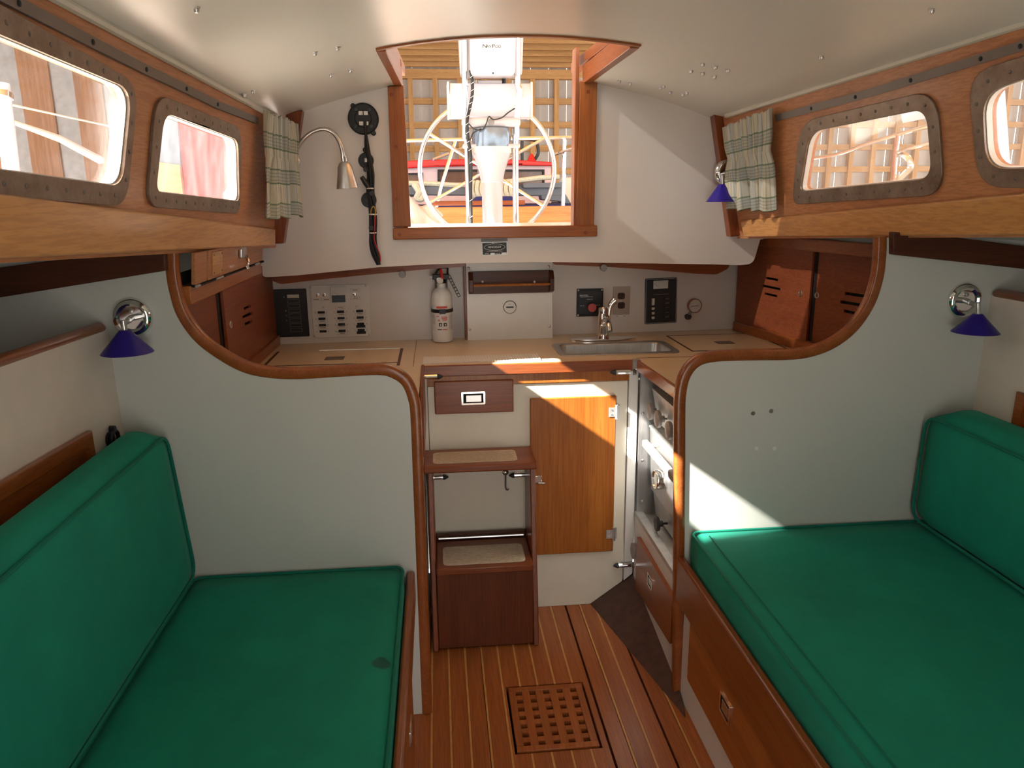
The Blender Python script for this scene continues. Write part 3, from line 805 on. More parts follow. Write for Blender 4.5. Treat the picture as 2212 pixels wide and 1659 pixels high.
def catch(fr, a, b, c, s, parent, label=None, k=1.3):
    """small chrome barrel catch lying along a; s = +1 or -1 towards the knob end"""
    o = MB()
    o.fbox(fr, a-s*0.028*k, a+s*0.014*k, b-0.008*k, b+0.008*k, c, c+0.003)
    o.tube([fr.p(a-s*0.026*k, b, c+0.009*k), fr.p(a+s*0.016*k, b, c+0.009*k)], 0.0068*k, 10)
    ob = o.build('barrel_catch', MT['chrome'], parent)
    MB().tube([fr.p(a+s*0.016*k, b, c+0.009*k), fr.p(a+s*0.022*k, b, c+0.009*k), fr.p(a+s*0.032*k, b, c+0.009*k)], [0.0078*k, 0.0074*k, 0.002], 10).build('catch_knob', MT['charcoal'], ob)
    MB().fbox(fr, a-s*0.044*k, a-s*0.033*k, b-0.010*k, b+0.010*k, c, c+0.012*k).build('keeper', MT['chrome'], ob, bevel=0.001)
    return ob
def hinge(fr, a, b, c, parent):
    o = MB(); o.fbox(fr, a-0.030, a-0.004, b-0.018, b+0.018, c, c+0.002)
    o.fbox(fr, a+0.002, a+0.014, b-0.024, b+0.024, c-0.013, c-0.008)
    o.tube([fr.p(a, b-0.028, c-0.001), fr.p(a, b+0.028, c-0.001)], 0.006, 10)
    h = o.build('hinge', MT['dull'], parent, bevel=0.0006)
    for d in (-0.009, 0.009): screw(fr, a-0.019, b+d, c+0.002, 0.003, h, 'nickel')
    return h

# ---- worktop
top = thing('countertop', 'tan laminate worktop with dark wood edging around the sink', 'countertop', (0.35, 2.95, ZC-0.03))
outer = [(-0.72, 2.174), (-0.072, 2.174), (-0.068, 2.757), (0.738, 2.757), (0.764, 2.174), (1.62, 2.174), (1.40, 3.376), (-0.72, 3.276)]
SKX0, SKX1, SKY0, SKY1 = 0.478, 0.918, 2.880, 3.095
MB().plate(HZ, outer, [rpoly(rect(SKX0, SKX1, SKY0, SKY1), 0.03, 4)], -0.030, 0.0).build('worktop_slab', MT['counter'], top)
fb(PN, -0.066, 0.718, 0.962, 1.003, 0.0, 0.014, 'mahog', top, 'front_edging', 0.003)
m = MB().hexa([(0.726, 2.757, 0.962), (0.738, 2.757, 0.962), (0.764, 2.178, 0.962), (0.752, 2.178, 0.962), (0.726, 2.757, 1.002), (0.738, 2.757, 1.002), (0.764, 2.178, 1.002), (0.752, 2.178, 1.002)])
m.build('side_edging', MT['mahogy'], top, bevel=0.003)
MB().box(0.712, 0.742, 2.738, 2.762, 0.962, 1.004).build('corner_block', MT['knob'], top, bevel=0.002)
for nm, a in (('seam', (-0.1005, -0.0985, 2.76, 3.29)), ):
    MB().box(a[0], a[1], a[2], a[3], ZC-0.001, ZC+0.0006).build(nm, MT['darkw'], top)
MB().box(0.738, 1.50, 2.788, 2.792, ZC-0.001, ZC+0.0006).build('seam', MT['darkw'], top)
# lift-out locker lids
def lid(x0, x1, y0, y1, px, py, sides):
    l = MB().box(x0+0.004, x1-0.004, y0+0.003, y1-0.003, ZC-0.004, ZC+0.0015).build('locker_lid', MT['counter'], top, bevel=0.0008, seg=1)
    if sides:
        MB().box(x0-0.006, x0+0.005, y0-0.05, y1, ZC-0.004, ZC+0.002).build('lid_edge_strip', MT['darkw'], l)
        MB().box(x1-0.005, x1+0.006, y0-0.05, y1, ZC-0.004, ZC+0.002).build('lid_edge_strip', MT['darkw'], l)
        MB().box(x0, x1, y0-0.002, y0+0.003, ZC-0.004, ZC+0.0012).build('lid_gap', MT['dark'], l)
        MB().tube([(x0+0.16, y1, ZC+0.002), (x1-0.01, y1, ZC+0.002)], 0.0035, 8).build('piano_hinge', MT['nickel'], l)
    else:
        for q in ((x0-0.003, x0+0.004, y0, y1), (x1-0.004, x1+0.003, y0, y1), (x0, x1, y0-0.003, y0+0.004), (x0, x1, y1-0.004, y1+0.003)):
            MB().box(*q, ZC-0.004, ZC+0.002).build('lid_edge_strip', MT['darkw'], l)
    p = aZ(px, py, ZC)
    q = MB().box(p.x-0.036, p.x+0.036, p.y-0.030, p.y+0.030, ZC+0.001, ZC+0.003).build('lift_ring', MT['track'], l, bevel=0.0008)
    MB().tube([V((p.x+0.018*math.cos(t*PI/8), p.y+0.018*math.sin(t*PI/8), ZC+0.004)) for t in range(16)], 0.0022, 6, closed=True).build('ring', MT['nickel'], q) if False else None
lid(-0.645, -0.155, 2.835, 3.105, 723, 775, True)
lid(0.988, 1.372, 2.885, 3.232, 1565, 741, False)

# ribbed non-slip strip lying on the worktop
m = MB()
x = -0.062
while x < 0.37:
    m.box(x, x+0.0068, 2.798, 2.912-0.004*random.random(), ZC+0.001, ZC+0.0045); x += 0.0105
m.box(-0.064, 0.372, 2.800, 2.908, ZC, ZC+0.002)
tag(m.build('non_slip_mat', MT['whitep']), 'ribbed white non-slip strip at the front of the worktop', 'mat')

# ---- sink
sink = thing('sink', 'stainless steel sink set into the tan worktop', 'sink', (0.70, 2.985, ZC))
o_ = rpoly(rect(0.457, 0.938, 2.858, 3.118), 0.045, 6); i_ = rpoly(rect(SKX0+0.008, SKX1-0.008, SKY0+0.008, SKY1-0.008), 0.032, 6)
MB().plate(HZ, o_, [i_], 0.0, 0.0035).build('sink_rim', MT['steel'], sink, bevel=0.0012)
m = MB(); n = len(i_)
levels = [(0.0, 0.003), (0.002, -0.004), (0.010, -0.09), (0.030, -0.115)]
cxs, cys = (SKX0+SKX1)/2, (SKY0+SKY1)/2
def shrink(p, d):
    fx = 1-d/(0.5*(SKX1-SKX0)); fy = 1-d/(0.5*(SKY1-SKY0))
    return (cxs+(p[0]-cxs)*fx, cys+(p[1]-cys)*fy)
for d, z in levels: m.v += [V((*shrink(p, d), ZC+z)) for p in i_]
for k in range(len(levels)-1):
    for j in range(n): m.f.append((k*n+j, k*n+(j+1) % n, (k+1)*n+(j+1) % n, (k+1)*n+j))
m.f.append(tuple(3*n+j for j in range(n)))
m.build('basin', MT['steel'], sink, ang=60, solid=0.0015)
MB().lathe((cxs, cys, ZC-0.1150), (0, 0, 1), [(0.032, 0), (0.032, 0.003), (0.02, 0.001), (0, 0.001)], 20).build('drain', MT['chrome'], sink)

# ---- faucet
fa = thing('faucet', 'chrome single lever faucet behind the sink', 'faucet', (0.69, 3.165, ZC))
bpts = [(0.690+0.146*math.cos(t*PI/16)*(1 if abs(math.cos(t*PI/16)) < 0.5 else 1), 3.165+0.034*math.sin(t*PI/16)) for t in range(32)]
MB().plate(HZ, bpts, [], 0.0, 0.011).build('escutcheon', MT['chrome'], fa, bevel=0.005, seg=3)
MB().lathe((0.690, 3.165, ZC+0.010), (0, 0, 1), [(0.027, 0), (0.0255, 0.006), (0.0245, 0.055), (0.026, 0.058), (0.0245, 0.062), (0.0235, 0.098), (0.021, 0.104), (0.0205, 0.128), (0.016, 0.134), (0, 0.135)], 24).build('body', MT['chrome'], fa)
MB().tube(smooth_path([V((0.690, 3.150, ZC+0.085)), V((0.688, 3.10, ZC+0.10)), V((0.687, 3.05, ZC+0.088)), V((0.687, 3.03, ZC+0.062))], 6), 0.0125, 12).build('spout', MT['chrome'], fa)
MB().lathe((0.690, 3.165, ZC+0.128), (0, 0, 1), [(0.021, 0), (0.021, 0.010), (0.017, 0.014), (0, 0.015)], 20).build('cap', MT['nickel'], fa)
pth = smooth_path([V((0.713, 3.170, ZC+0.075)), V((0.716, 3.170, ZC+0.115)), V((0.722, 3.172, ZC+0.148)), V((0.741, 3.174, ZC+0.170))], 5)
MB().tube(pth, [0.008+0.011*(i/(len(pth)-1))**2 for i in range(len(pth))], 12, sx=0.8).build('lever', MT['chrome'], fa)

# ---- white front below the worktop: drawer, door, catches
cab = thing('cabinet_front', 'cream engine box front with a drawer and a honey wood door below the sink', 'cabinet', (0.33, 2.766, 0.0))
MB().plate(PN, [(-0.050, 0.001), (0.571, 0.001), (0.700, 0.094), (0.700, 0.922), (-0.050, 0.922)], [], -0.02, 0.0).build('front_panel', MT['cream'], cab, bevel=0.002)
fb(PN, -0.064, 0.716, 0.924, 0.961, -0.02, 0.004, 'doorw', cab, 'rail', 0.001)
MB().plate(PN, [(0.703, 0.098), (0.738, 0.128), (0.738, 0.961), (0.703, 0.961)], [], -0.02, 0.006).build('corner_post', MT['whitep'], cab, bevel=0.002)
fb(PN, -0.067, -0.052, 0.0, 0.961, -0.02, 0.005, 'liner', cab, 'corner_post', 0.002)
dr = MB().fbox(PN, -0.026, 0.266, 0.819, 0.943, 0.0, 0.013).build('drawer_front', MT['mahog'], cab, bevel=0.004, seg=3)
d0 = PN.uv(1022, 858); flush_pull(PN, d0[0], d0[1], 0.013, 0.088, 0.050, dr)
do = MB().fbox(PN, 0.327, 0.655, 0.233, 0.868, 0.0, 0.014).build('door', MT['doorw'], cab, bevel=0.004, seg=3)
for py in (888, 1150):
    h = PN.uv(1331, py); hinge(PN, 0.656, h[1], 0.014, do)
lt = PN.uv(1158, 1032)
ob = MB().fbox(PN, lt[0]-0.016, lt[0]+0.020, lt[1]-0.014, lt[1]+0.016, 0.014, 0.024).build('turn_latch', MT['chrome'], do, bevel=0.003)
MB().tube([PN.p(lt[0]+0.006, lt[1]-0.012, 0.026), PN.p(lt[0]+0.030, lt[1]-0.012, 0.030)], 0.005, 8).build('thumb_tab', MT['nickel'], ob)
for px, py, s in ((1340, 802, -1), (1345, 1217, -1), (932, 812, 1)):
    q = PN.uv(px, py); catch(PN, q[0], q[1], 0.004, s, cab)
# hook hanging under the upper step
q = PN.uv(1092, 1020)
hk = MB().lathe(PN.p(q[0], q[1], 0), PN.n, [(0.012, 0), (0.012, 0.003), (0.006, 0.008), (0, 0.009)], 16).build('hook_plate', MT['chrome'], cab)
MB().tube(smooth_path([PN.p(q[0], q[1], 0.010), PN.p(q[0]-0.001, q[1]-0.03, 0.012), PN.p(q[0]-0.001, q[1]-0.058, 0.012), PN.p(q[0]+0.004, q[1]-0.067, 0.014), PN.p(q[0]+0.010, q[1]-0.062, 0.016)], 4), 0.0028, 8).build('hook_arm', MT['track'], hk)
for px, py, s in ((945, 1029, 1), (1122, 1024, -1)):
    q = PN.uv(px, py); catch(PN, q[0], q[1], 0.0, s, cab)

# left locker face between bulkhead and front, with its upright board
ll = thing('side_locker', 'narrow white locker side beside the steps with an upright wooden board', 'cabinet', (-0.075, 2.45, 0))
MB().box(-0.088, -0.070, 2.175, 2.752, 0.0, 0.968).build('locker_side', MT['whitep'], ll)
MB().hexa([(-0.069, 2.32, 0.80), (-0.058, 2.32, 0.80), (-0.058, 2.735, 0.80), (-0.069, 2.735, 0.80), (-0.069, 2.40, 1.012), (-0.058, 2.40, 1.012), (-0.058, 2.735, 1.012), (-0.069, 2.735, 1.012)]).build('upright_board', MT['mahogz'], ll, bevel=0.004)

# ---- companionway steps
st = thing('companionway_steps', 'dark mahogany two tread steps with cream non-slip pads', 'steps', (0.13, 2.62, 0))
sx0_, sx1_ = -0.058, 0.327
for x0, x1 in ((sx0_, sx0_+0.020), (sx1_-0.020, sx1_)):
    MB().hexa([(x0, 2.486, 0.0), (x1, 2.486, 0.0), (x1, 2.742, 0.0), (x0, 2.742, 0.0), (x0, 2.592, 0.655), (x1, 2.592, 0.655), (x1, 2.742, 0.655), (x0, 2.742, 0.655)]).build('side_panel', MT['mahogz'], st, bevel=0.004)
MB().box(sx0_+0.021, sx1_-0.021, 2.497, 2.512, 0.006, 0.305).build('riser', MT['stepw'], st, bevel=0.002)
def pad(x0, x1, y0, y1, z, parent):
    f = Fr((0, 0, z), (1, 0, 0), (0, 1, 0))
    p = MB().plate(f, rpoly(rect(x0, x1, y0, y1), 0.022, 5), [], 0.0, 0.002).build('non_slip_pad', MT['nonslip'], parent, bevel=0.0006)
    m = MB(); nx = int((x1-x0-0.016)/0.0085); ny = int((y1-y0-0.012)/0.013)
    for j in range(ny):
        for i in range(nx):
            cx = x0+0.010+(i+0.5*(j % 2))*0.0085; cy = y0+0.008+j*0.013
            m.box(cx, cx+0.0055, cy, cy+0.010, z+0.0015, z+0.0038)
    m.build('pad_ribs', MT['nonslip'], p, ang=0, kind='stuff')
ut = MB().box(sx0_-0.013, sx1_+0.004, 2.560, 2.752, 0.655, 0.681).build('upper_tread', MT['mahog'], st, bevel=0.006, seg=3)
pad(-0.038, 0.265, 2.590, 2.712, 0.681, ut)
lt_ = MB().box(sx0_+0.021, sx1_-0.021, 2.478, 2.705, 0.305, 0.331).build('lower_tread', MT['mahog'], st, bevel=0.005, seg=3)
pad(sx0_+0.045, sx1_-0.045, 2.502, 2.650, 0.331, lt_)
MB().tube([(sx0_+0.03, 2.716, 0.336), (sx1_-0.03, 2.716, 0.336)], 0.005, 8).build('piano_hinge', MT['nickel'], st)
MB().box(sx0_+0.021, sx1_-0.021, 2.722, 2.740, 0.31, 0.350).build('back_cleat', MT['darkw'], st, bevel=0.002)

# ---- kick wedge between sole and stove locker
A, B, C, D = V((0.571, 2.755, 0.001)), V((0.738, 2.755, 0.122)), V((0.746, 2.180, 0.034)), V((0.732, 2.04, 0.001))
wd = MB().prism([A, B, C], (0.012, 0, -0.02)); wd.prism([A, C, D], (0.012, 0, -0.02))
tag(wd.build('kick_wedge', MT['vinyl'], ang=10), 'worn brown triangular kick board between the sole and the stove locker', 'kick board')
A2, B2, C2 = V((-0.062, 2.50, 0.001)), V((-0.068, 2.20, 0.05)), V((-0.02, 2.30, 0.001))

# ---- stove locker: white face, drawer, steel-lined recess
sl = thing('stove_locker', 'white locker under the stove with a mahogany drawer and metal edge', 'cabinet', (0.75, 2.46, 0.1))
MB().plate(SX, [(-2.752, 0.120), (-2.176, 0.030), (-2.176, 0.382), (-2.752, 0.382)], [], -0.02, 0.0).build('locker_face', MT['whitep'], sl)
dd = MB().plate(SX, rpoly([(-2.668, 0.112), (-2.212, 0.150), (-2.208, 0.322), (-2.668, 0.328)], 0.008, 3), [], 0.0, 0.014).build('drawer_front', MT['mahogy'], sl, bevel=0.004, seg=3)
flush_pull(SX, -2.462, 0.246, 0.014, 0.062, 0.050, dd)
cyl(SX, -2.722, 0.240, 0.0, 0.016, 0.032, 'knob', sl, 'round_vent', 24, bevel=0.004)
fb(SX, -2.752, -2.176, 0.380, 0.398, -0.030, 0.004, 'dull', sl, 'metal_edge', 0.002)
MB().box(0.744, 1.25, 2.178, 2.752, 0.376, 0.386).build('drip_tray', MT['dull'], sl)
MB().box(0.744, 1.30, 2.742, 2.752, 0.386, 0.955).build('steel_lining', MT['steel'], sl)
MB().box(1.25, 1.262, 2.178, 2.752, 0.386, 0.955).build('steel_lining', MT['steel'], sl)
ST = Fr((0, 2.742, 0), (1, 0, 0), (0, 0, 1))
for px, py in ((1382, 801), (1382, 893), (1381, 995), (1381, 1083)):
    q = ST.uv(px, py); screw(ST, q[0]+0.012, q[1], 0.0, 0.0055, sl)
q = ST.uv(1374, 791); screw(ST, q[0]+0.006, q[1], 0.0, 0.006, sl)

# ---- stove
sv = thing('stove', 'dull steel cooker with grey knobs recessed under the right worktop', 'stove', (0.95, 2.46, 0.40))
Y0, Y1 = 2.20, 2.715
MB().box(0.840, 1.20, Y0, Y1, 0.46, 0.755).build('oven_body', MT['steel'], sv, bevel=0.003)
MB().box(0.782, 1.20, Y0, Y1, 0.895, 0.900).build('hob_top', MT['dull'], sv)
CF = Fr((0.790, 0, 0), (0, -1, 0), (0, 0, 1))
cp = MB().hexa([(0.806, Y0, 0.770), (0.822, Y0, 0.770), (0.822, Y1, 0.770), (0.806, Y1, 0.770), (0.782, Y0, 0.896), (0.800, Y0, 0.896), (0.800, Y1, 0.896), (0.782, Y1, 0.896)]).build('control_panel', MT['dull'], sv, bevel=0.002)
for y in (2.662, 2.560, 2.425):
    k = MB().lathe((0.797, y, 0.826), (-1, 0, 0), [(0.004, 0), (0.004, 0.012), (0.0115, 0.012), (0.0115, 0.027), (0.030, 0.028), (0.031, 0.033), (0.031, 0.040), (0.026, 0.043), (0, 0.044)], 24).build('knob', MT['knob'], sv)
MB().hexa([(0.775, Y0, 0.752), (0.850, Y0, 0.756), (0.850, Y1, 0.756), (0.775, Y1, 0.752), (0.775, Y0, 0.756), (0.850, Y0, 0.772), (0.850, Y1, 0.772), (0.775, Y1, 0.756)]).build('burner_shelf', MT['dull'], sv)
dv = MB().hexa([(0.790, Y0, 0.500), (0.840, Y0, 0.500), (0.840, Y1, 0.500), (0.790, Y1, 0.500), (0.778, Y0, 0.748), (0.840, Y0, 0.748), (0.840, Y1, 0.748), (0.778, Y1, 0.748)]).build('oven_door', MT['steel'], sv, bevel=0.004)
hb = MB()
hb.bar((0.752, Y1-0.03, 0.698), (0.752, Y0+0.02, 0.698), 0.022, 0.026)
for y in (Y1-0.07, Y0+0.06): hb.bar((0.752, y, 0.698), (0.788, y, 0.698), 0.02, 0.014)
hb.build('door_handle', MT['knob'], dv, bevel=0.005, seg=3)
th = MB().lathe((0.786, 2.53, 0.610), (-1, 0, 0), [(0.036, 0), (0.036, 0.034), (0.034, 0.038), (0.031, 0.038), (0.031, 0.034), (0.0, 0.034)], 28).build('thermometer', MT['chrome'], dv)
MB().lathe((0.754, 2.53, 0.610), (-1, 0, 0), [(0.030, -0.001), (0.030, 0.001), (0, 0.001)], 24).build('dial', MT['lens'], th)
MB().hexa([(0.812, Y0, 0.398), (0.824, Y0, 0.398), (0.824, Y1, 0.398), (0.812, Y1, 0.398), (0.800, Y0, 0.497), (0.812, Y0, 0.497), (0.812, Y1, 0.497), (0.800, Y1, 0.497)]).build('bottom_panel', MT['dull'], sv)
MB().lathe((0.812, 2.545, 0.432), (-1, 0, 0), [(0.004, 0), (0.004, 0.022), (0.0115, 0.023), (0.0115, 0.036), (0.026, 0.038), (0.028, 0.046), (0.024, 0.05), (0, 0.051)], 24).build('valve_knob', MT['charcoal'], sv)
MB().tube(smooth_path([(0.90, 2.66, 0.90), (0.895, 2.66, 0.935), (0.90, 2.65, 0.948), (0.92, 2.64, 0.94)], 5), 0.012, 10).build('fuel_pipe', MT['dull'], sv)
MB().tube([(0.915, 2.67, 0.90), (0.917, 2.668, 0.955)], 0.008, 10).build('fuel_pipe', MT['dull'], sv)
MB().lathe((0.90, 2.45, 0.90), (0, 0, 1), [(0.03, 0), (0.03, 0.012), (0.018, 0.02), (0.018, 0.03), (0, 0.031)], 16).build('burner', MT['black'], sv)

# ---- sliding locker doors either side
def ring(fr, px, py, c, parent):
    a, b = fr.uv(px, py)
    o = MB().tube([fr.p(a+0.0105*math.cos(t*PI/8), b+0.0105*math.sin(t*PI/8), c+0.001) for t in range(16)], 0.0026, 6, closed=True).build('finger_ring', MT['nickel'], parent)
    MB().lathe(fr.p(a, b, c), fr.n, [(0.0095, -0.001), (0.0095, 0.0003), (0, 0.0003)], 14).build('finger_hole', MT['mahogz'], o)
def slot(fr, p, q, h): 
    a, b = V(fr.uv(*p)), V(fr.uv(*q))
    if a.x > b.x: a, b = b, a
    return [(a.x, a.y-h/2), (b.x, b.y-h/2), (b.x, b.y+h/2), (a.x, a.y+h/2)]
RD = Fr((1.345, 3.320, 0), (0.165, -0.986, 0), (0, 0, 1))
rk = thing('locker_bank', 'red brown locker with two slotted sliding doors at the right end of the worktop', 'cabinet', RD.p(0.5, 1.0, 0))
aL = RD.uv(1751, 640)[0]
s1 = [slot(RD, (1658, 600), (1685, 605), 0.010), slot(RD, (1651, 617), (1690, 625), 0.010), slot(RD, (1656, 634), (1683, 640), 0.010)]
s2 = [slot(RD, (1822, 634), (1863, 640), 0.011), slot(RD, (1812, 652), (1860, 660), 0.011), slot(RD, (1820, 672), (1847, 678), 0.011)]
d1 = MB().plate(RD, rect(-0.02, aL+0.006, 1.035, 1.40), s1, 0.0, 0.010).build('sliding_door', MT['redy'], rk, bevel=0.001)
d2 = MB().plate(RD, rect(aL-0.01, 1.145, 1.035, 1.40), s2, -0.016, -0.006).build('sliding_door', MT['redy'], rk, bevel=0.001)
fb(RD, aL+0.006, aL+0.022, 1.035, 1.40, -0.0055, -0.0045, 'dark', rk, 'shadow_strip')
ring(RD, 1734, 634, 0.010, d1); ring(RD, 1762, 638, -0.006, d2)
fb(RD, -0.01, 1.145, ZC+0.0005, 1.042, -0.02, 0.024, 'mahogy', rk, 'bottom_track', 0.004)
fb(RD, -0.01, 1.145, 1.385, 1.432, -0.03, 0.014, 'mahogy', rk, 'top_track', 0.003)
fb(RD, 0.0, 1.145, 1.005, 1.40, -0.030, -0.020, 'dark', rk, 'shade_backing')  # black sheet close behind the slots paints the shaded interior
LD = Fr((-0.690, 0, 0), (0, 1, 0), (0, 0, 1))
lk = thing('locker_bank', 'red brown locker with slotted sliding doors at the left end of the worktop', 'cabinet', LD.p(2.75, 1.0, 0))
aS = LD.uv(482, 700)[0]
s1 = [slot(LD, (521, 668), (535, 661), 0.010), slot(LD, (518, 686), (540, 676), 0.010), slot(LD, (523, 701), (539, 694), 0.010)]
d1 = MB().plate(LD, rect(aS-0.004, 3.27, 1.035, 1.345), s1, 0.0, 0.010).build('sliding_door', MT['redy'], lk, bevel=0.001)
d2 = MB().plate(LD, rect(2.18, aS+0.02, 1.035, 1.345), [], -0.016, -0.006).build('sliding_door', MT['redy'], lk, bevel=0.001)
fb(LD, aS-0.030, aS-0.004, 1.035, 1.345, -0.0055, -0.0045, 'dark', lk, 'shadow_strip')
ring(LD, 491, 702, 0.010, d1)
fb(LD, 2.18, 3.27, ZC+0.0005, 1.040, -0.02, 0.022, 'mahogy', lk, 'bottom_track', 0.004)
fb(LD, 2.18, 3.06, 1.318, 1.368, -0.02, 0.016, 'teaky', lk, 'top_track', 0.003)
fb(LD, 2.18, 3.27, 1.005, 1.40, -0.030, -0.020, 'dark', lk, 'shade_backing')  # black sheet standing in for the shade inside the locker
fb(LD, 3.06, 3.27, 1.345, 1.43, -0.02, 0.0, 'redy', lk, 'end_panel')
# drop-front flap above the left doors
fl = thing('drop_flap', 'small brown flap with a silver latch above the left sliding doors', 'cabinet door', LD.p(2.6, 1.37, 0))
FF = Fr((-0.672, 0, 1.368), (0, 1, 0), (0.10, 0, 1))
fpan = MB().fbox(FF, 2.315, 3.035, 0.002, 0.090, -0.004, 0.010).build('flap_panel', MT['side'], fl, bevel=0.003)
fb(FF, 2.195, 2.305, 0.002, 0.090, -0.004, 0.008, 'side', fl, 'end_block', 0.002)
fb(FF, 2.306, 2.314, 0.0, 0.090, -0.006, 0.0, 'dark', fl, 'gap')
a0 = FF.uv(428, 575)[0]
fb(FF, 2.345, 2.445, 0.014, 0.082, 0.010, 0.015, 'ledge', fl, 'cleat', 0.001)
for a in (2.352, 2.438):
    for b in (0.022, 0.074): screw(FF, a, b, 0.015, 0.0032, fl, 'track')
fb(FF, 2.19, 3.05, -0.004, 0.001, -0.008, 0.012, 'dark', fl, 'gap')
lt = FF.uv(513, 553)
la = MB().fbox(FF, lt[0]-0.030, lt[0]+0.032, 0.040, 0.088, 0.010, 0.024).build('latch', MT['nickel'], fl, bevel=0.005, seg=3)
MB().tube(smooth_path([FF.p(lt[0]+0.01, 0.048, 0.026), FF.p(lt[0]-0.005, 0.030, 0.036), FF.p(lt[0]-0.012, 0.016, 0.034), FF.p(lt[0]-0.012, 0.004, 0.040)], 4), [0.006]*12+[0.003], 8).build('latch_lever', MT['chrome'], la)
for a, w in ((2.42, 0.07), (2.93, 0.06), (2.20, 0.03)):
    MB().tube([FF.p(a-w/2, 0.0, 0.013), FF.p(a+w/2, 0.0, 0.013)], 0.0042, 8).build('hinge', MT['nickel'], fl)

# ---- things on the lower back wall
def z_px(x0, y0, sc): return lambda zx, zy: (x0+zx/sc, y0+zy/sc)
def quadframe(fr, TL, TR, BR_, BL_, c=0.0):
    tl, tr, br_, bl = [V((*fr.uv(*p), 0)) for p in (TL, TR, BR_, BL_)]
    o = fr.p(bl.x, bl.y, c); u = fr.p(br_.x, br_.y, c)-o; v = fr.p(tl.x, tl.y, c)-o
    w = (u.length+(tr-tl).length)/2; h = (v.length+(tr-br_).length)/2
    return Fr(o, u, v), w, h
# access box with hour meter
ab = thing('access_box', 'white boxed cover with corner screws standing on the worktop', 'cover panel', (0.30, 3.26, ZC))
AB = Fr((0, 3.252, 0), (1, 0.02, 0), (0, 0, 1))
q0, q1, q2, q3 = AB.uv(1010, 738), AB.uv(1194, 733), AB.uv(1194, 560), AB.uv(1006, 562)
MB().plate(AB, [q0, q1, q2, q3], [], -0.055, 0.0).build('cover', MT['whitep'], ab, bevel=0.002)
MB().fbox(AB, q0[0]-0.008, q0[0]-0.001, 1.001, 1.345, -0.05, 0.002).build('side_strip', MT['mahogz'], ab, bevel=0.001)
for px, py in ((1012, 579), (1185, 576), (1015, 712), (1187, 705)):
    a, b = AB.uv(px, py); screw(AB, a, b, 0.0, 0.0062, ab)
hm = thing('hour_meter', 'round white hour meter with a chrome rim on the white box', 'gauge', AB.p(*AB.uv(1101, 668), 0))
a, b = AB.uv(1101, 663)
MB().lathe(AB.p(a, b, 0), AB.n, [(0.0285, 0), (0.0285, 0.006), (0.026, 0.008), (0.025, 0.006), (0, 0.006)], 32).build('rim', MT['chrome'], hm)
MB().lathe(AB.p(a, b, 0.006), AB.n, [(0.0248, 0), (0.0248, 0.0008), (0, 0.0008)], 32).build('dial', MT['lens'], hm)
fb(AB, a-0.016, a+0.016, b-0.004, b+0.003, 0.0068, 0.0078, 'charcoal', hm, 'counter_window')
fb(AB, a-0.006, a+0.006, b+0.012, b+0.014, 0.0068, 0.0074, 'greyink', hm, 'print')
# spice rack
sr = thing('wooden_rack', 'small dark mahogany rack with a dowel rail on the white box', 'rack', AB.p(*AB.uv(1100, 632), 0))
a0, b0 = AB.uv(1012, 634); a1, b1 = AB.uv(1192, 583)
b0 = AB.uv(1100, 633)[1]
fb(AB, a0+0.004, a1-0.004, b0, b1, 0.0005, 0.010, 'darkw', sr, 'back_board', 0.001)
for a in (a0, a1-0.016):
    P = AB.p
    MB().prism([P(a, b0+0.012, 0.010), P(a, b0, 0.010), P(a, b0+0.012, 0.055), P(a, b0+0.062, 0.055), P(a, b1, 0.030), P(a, b1, 0.010)], AB.u*0.018).build('end_cheek', MT['darkw'], sr, bevel=0.002)
MB().tube([AB.p(a0+0.01, b0+0.040, 0.048), AB.p(a1-0.01, b0+0.040, 0.048)], 0.0052, 10).build('rail', MT['doorw'], sr)
for px in (1042, 1154):
    aa, bb = AB.uv(px, 608); screw(AB, aa, bb, 0.010, 0.005, sr)
# grey round studs
for px, py, lab in ((869, 592, 'grey round stud under the dark strip left of the extinguisher'), (1303, 578, 'grey round stud under the dark strip above the outlet')):
    fr = Fr((0, YU+0.02, 0), (1, 0, 0), (0, 0, 1)); a, b = fr.uv(px, py)
    k = MB().lathe(fr.p(a, b, 0.012), fr.n, [(0.014, -0.02), (0.014, 0.004), (0.012, 0.006), (0, 0.006)], 20).build('round_stud', MT['grey'])
    tag(k, lab, 'stud')
# fire extinguisher
fx, fy = aZ(957, 737, ZC).x, 3.245
fe = thing('fire_extinguisher', 'white fire extinguisher with black valve strapped to the back wall', 'fire extinguisher', (fx, fy, ZC))
RX = 0.0435
body = MB().lathe((fx, fy, ZC), (0, 0, 1), [(0.036, 0.0), (RX-0.001, 0.004), (RX, 0.012), (RX, 0.190), (RX-0.003, 0.205), (RX-0.010, 0.218), (RX-0.020, 0.227), (0.019, 0.231), (0.0175, 0.234), (0.0175, 0.252), (0, 0.252)], 36).build('cylinder', MT['whitep'], fe)
def wrap(z0, z1, t0, t1, r, mat, parent, name, n=14):
    m = MB()
    for i in range(n+1):
        t = t0+(t1-t0)*i/n
        for z in (z0, z1): m.v.append(V((fx+r*math.sin(t), fy-r*math.cos(t), ZC+z)))
    m.f = [(2*i, 2*i+2, 2*i+3, 2*i+1) for i in range(n)]
    return m.build(name, MT[mat], parent, ang=60)
lb = wrap(0.052, 0.160, -1.3, 1.3, RX+0.0006, 'lens', fe, 'paper_label')
wrap(0.147, 0.156, -0.55, 0.5, RX+0.0010, 'redink', lb, 'red_heading')
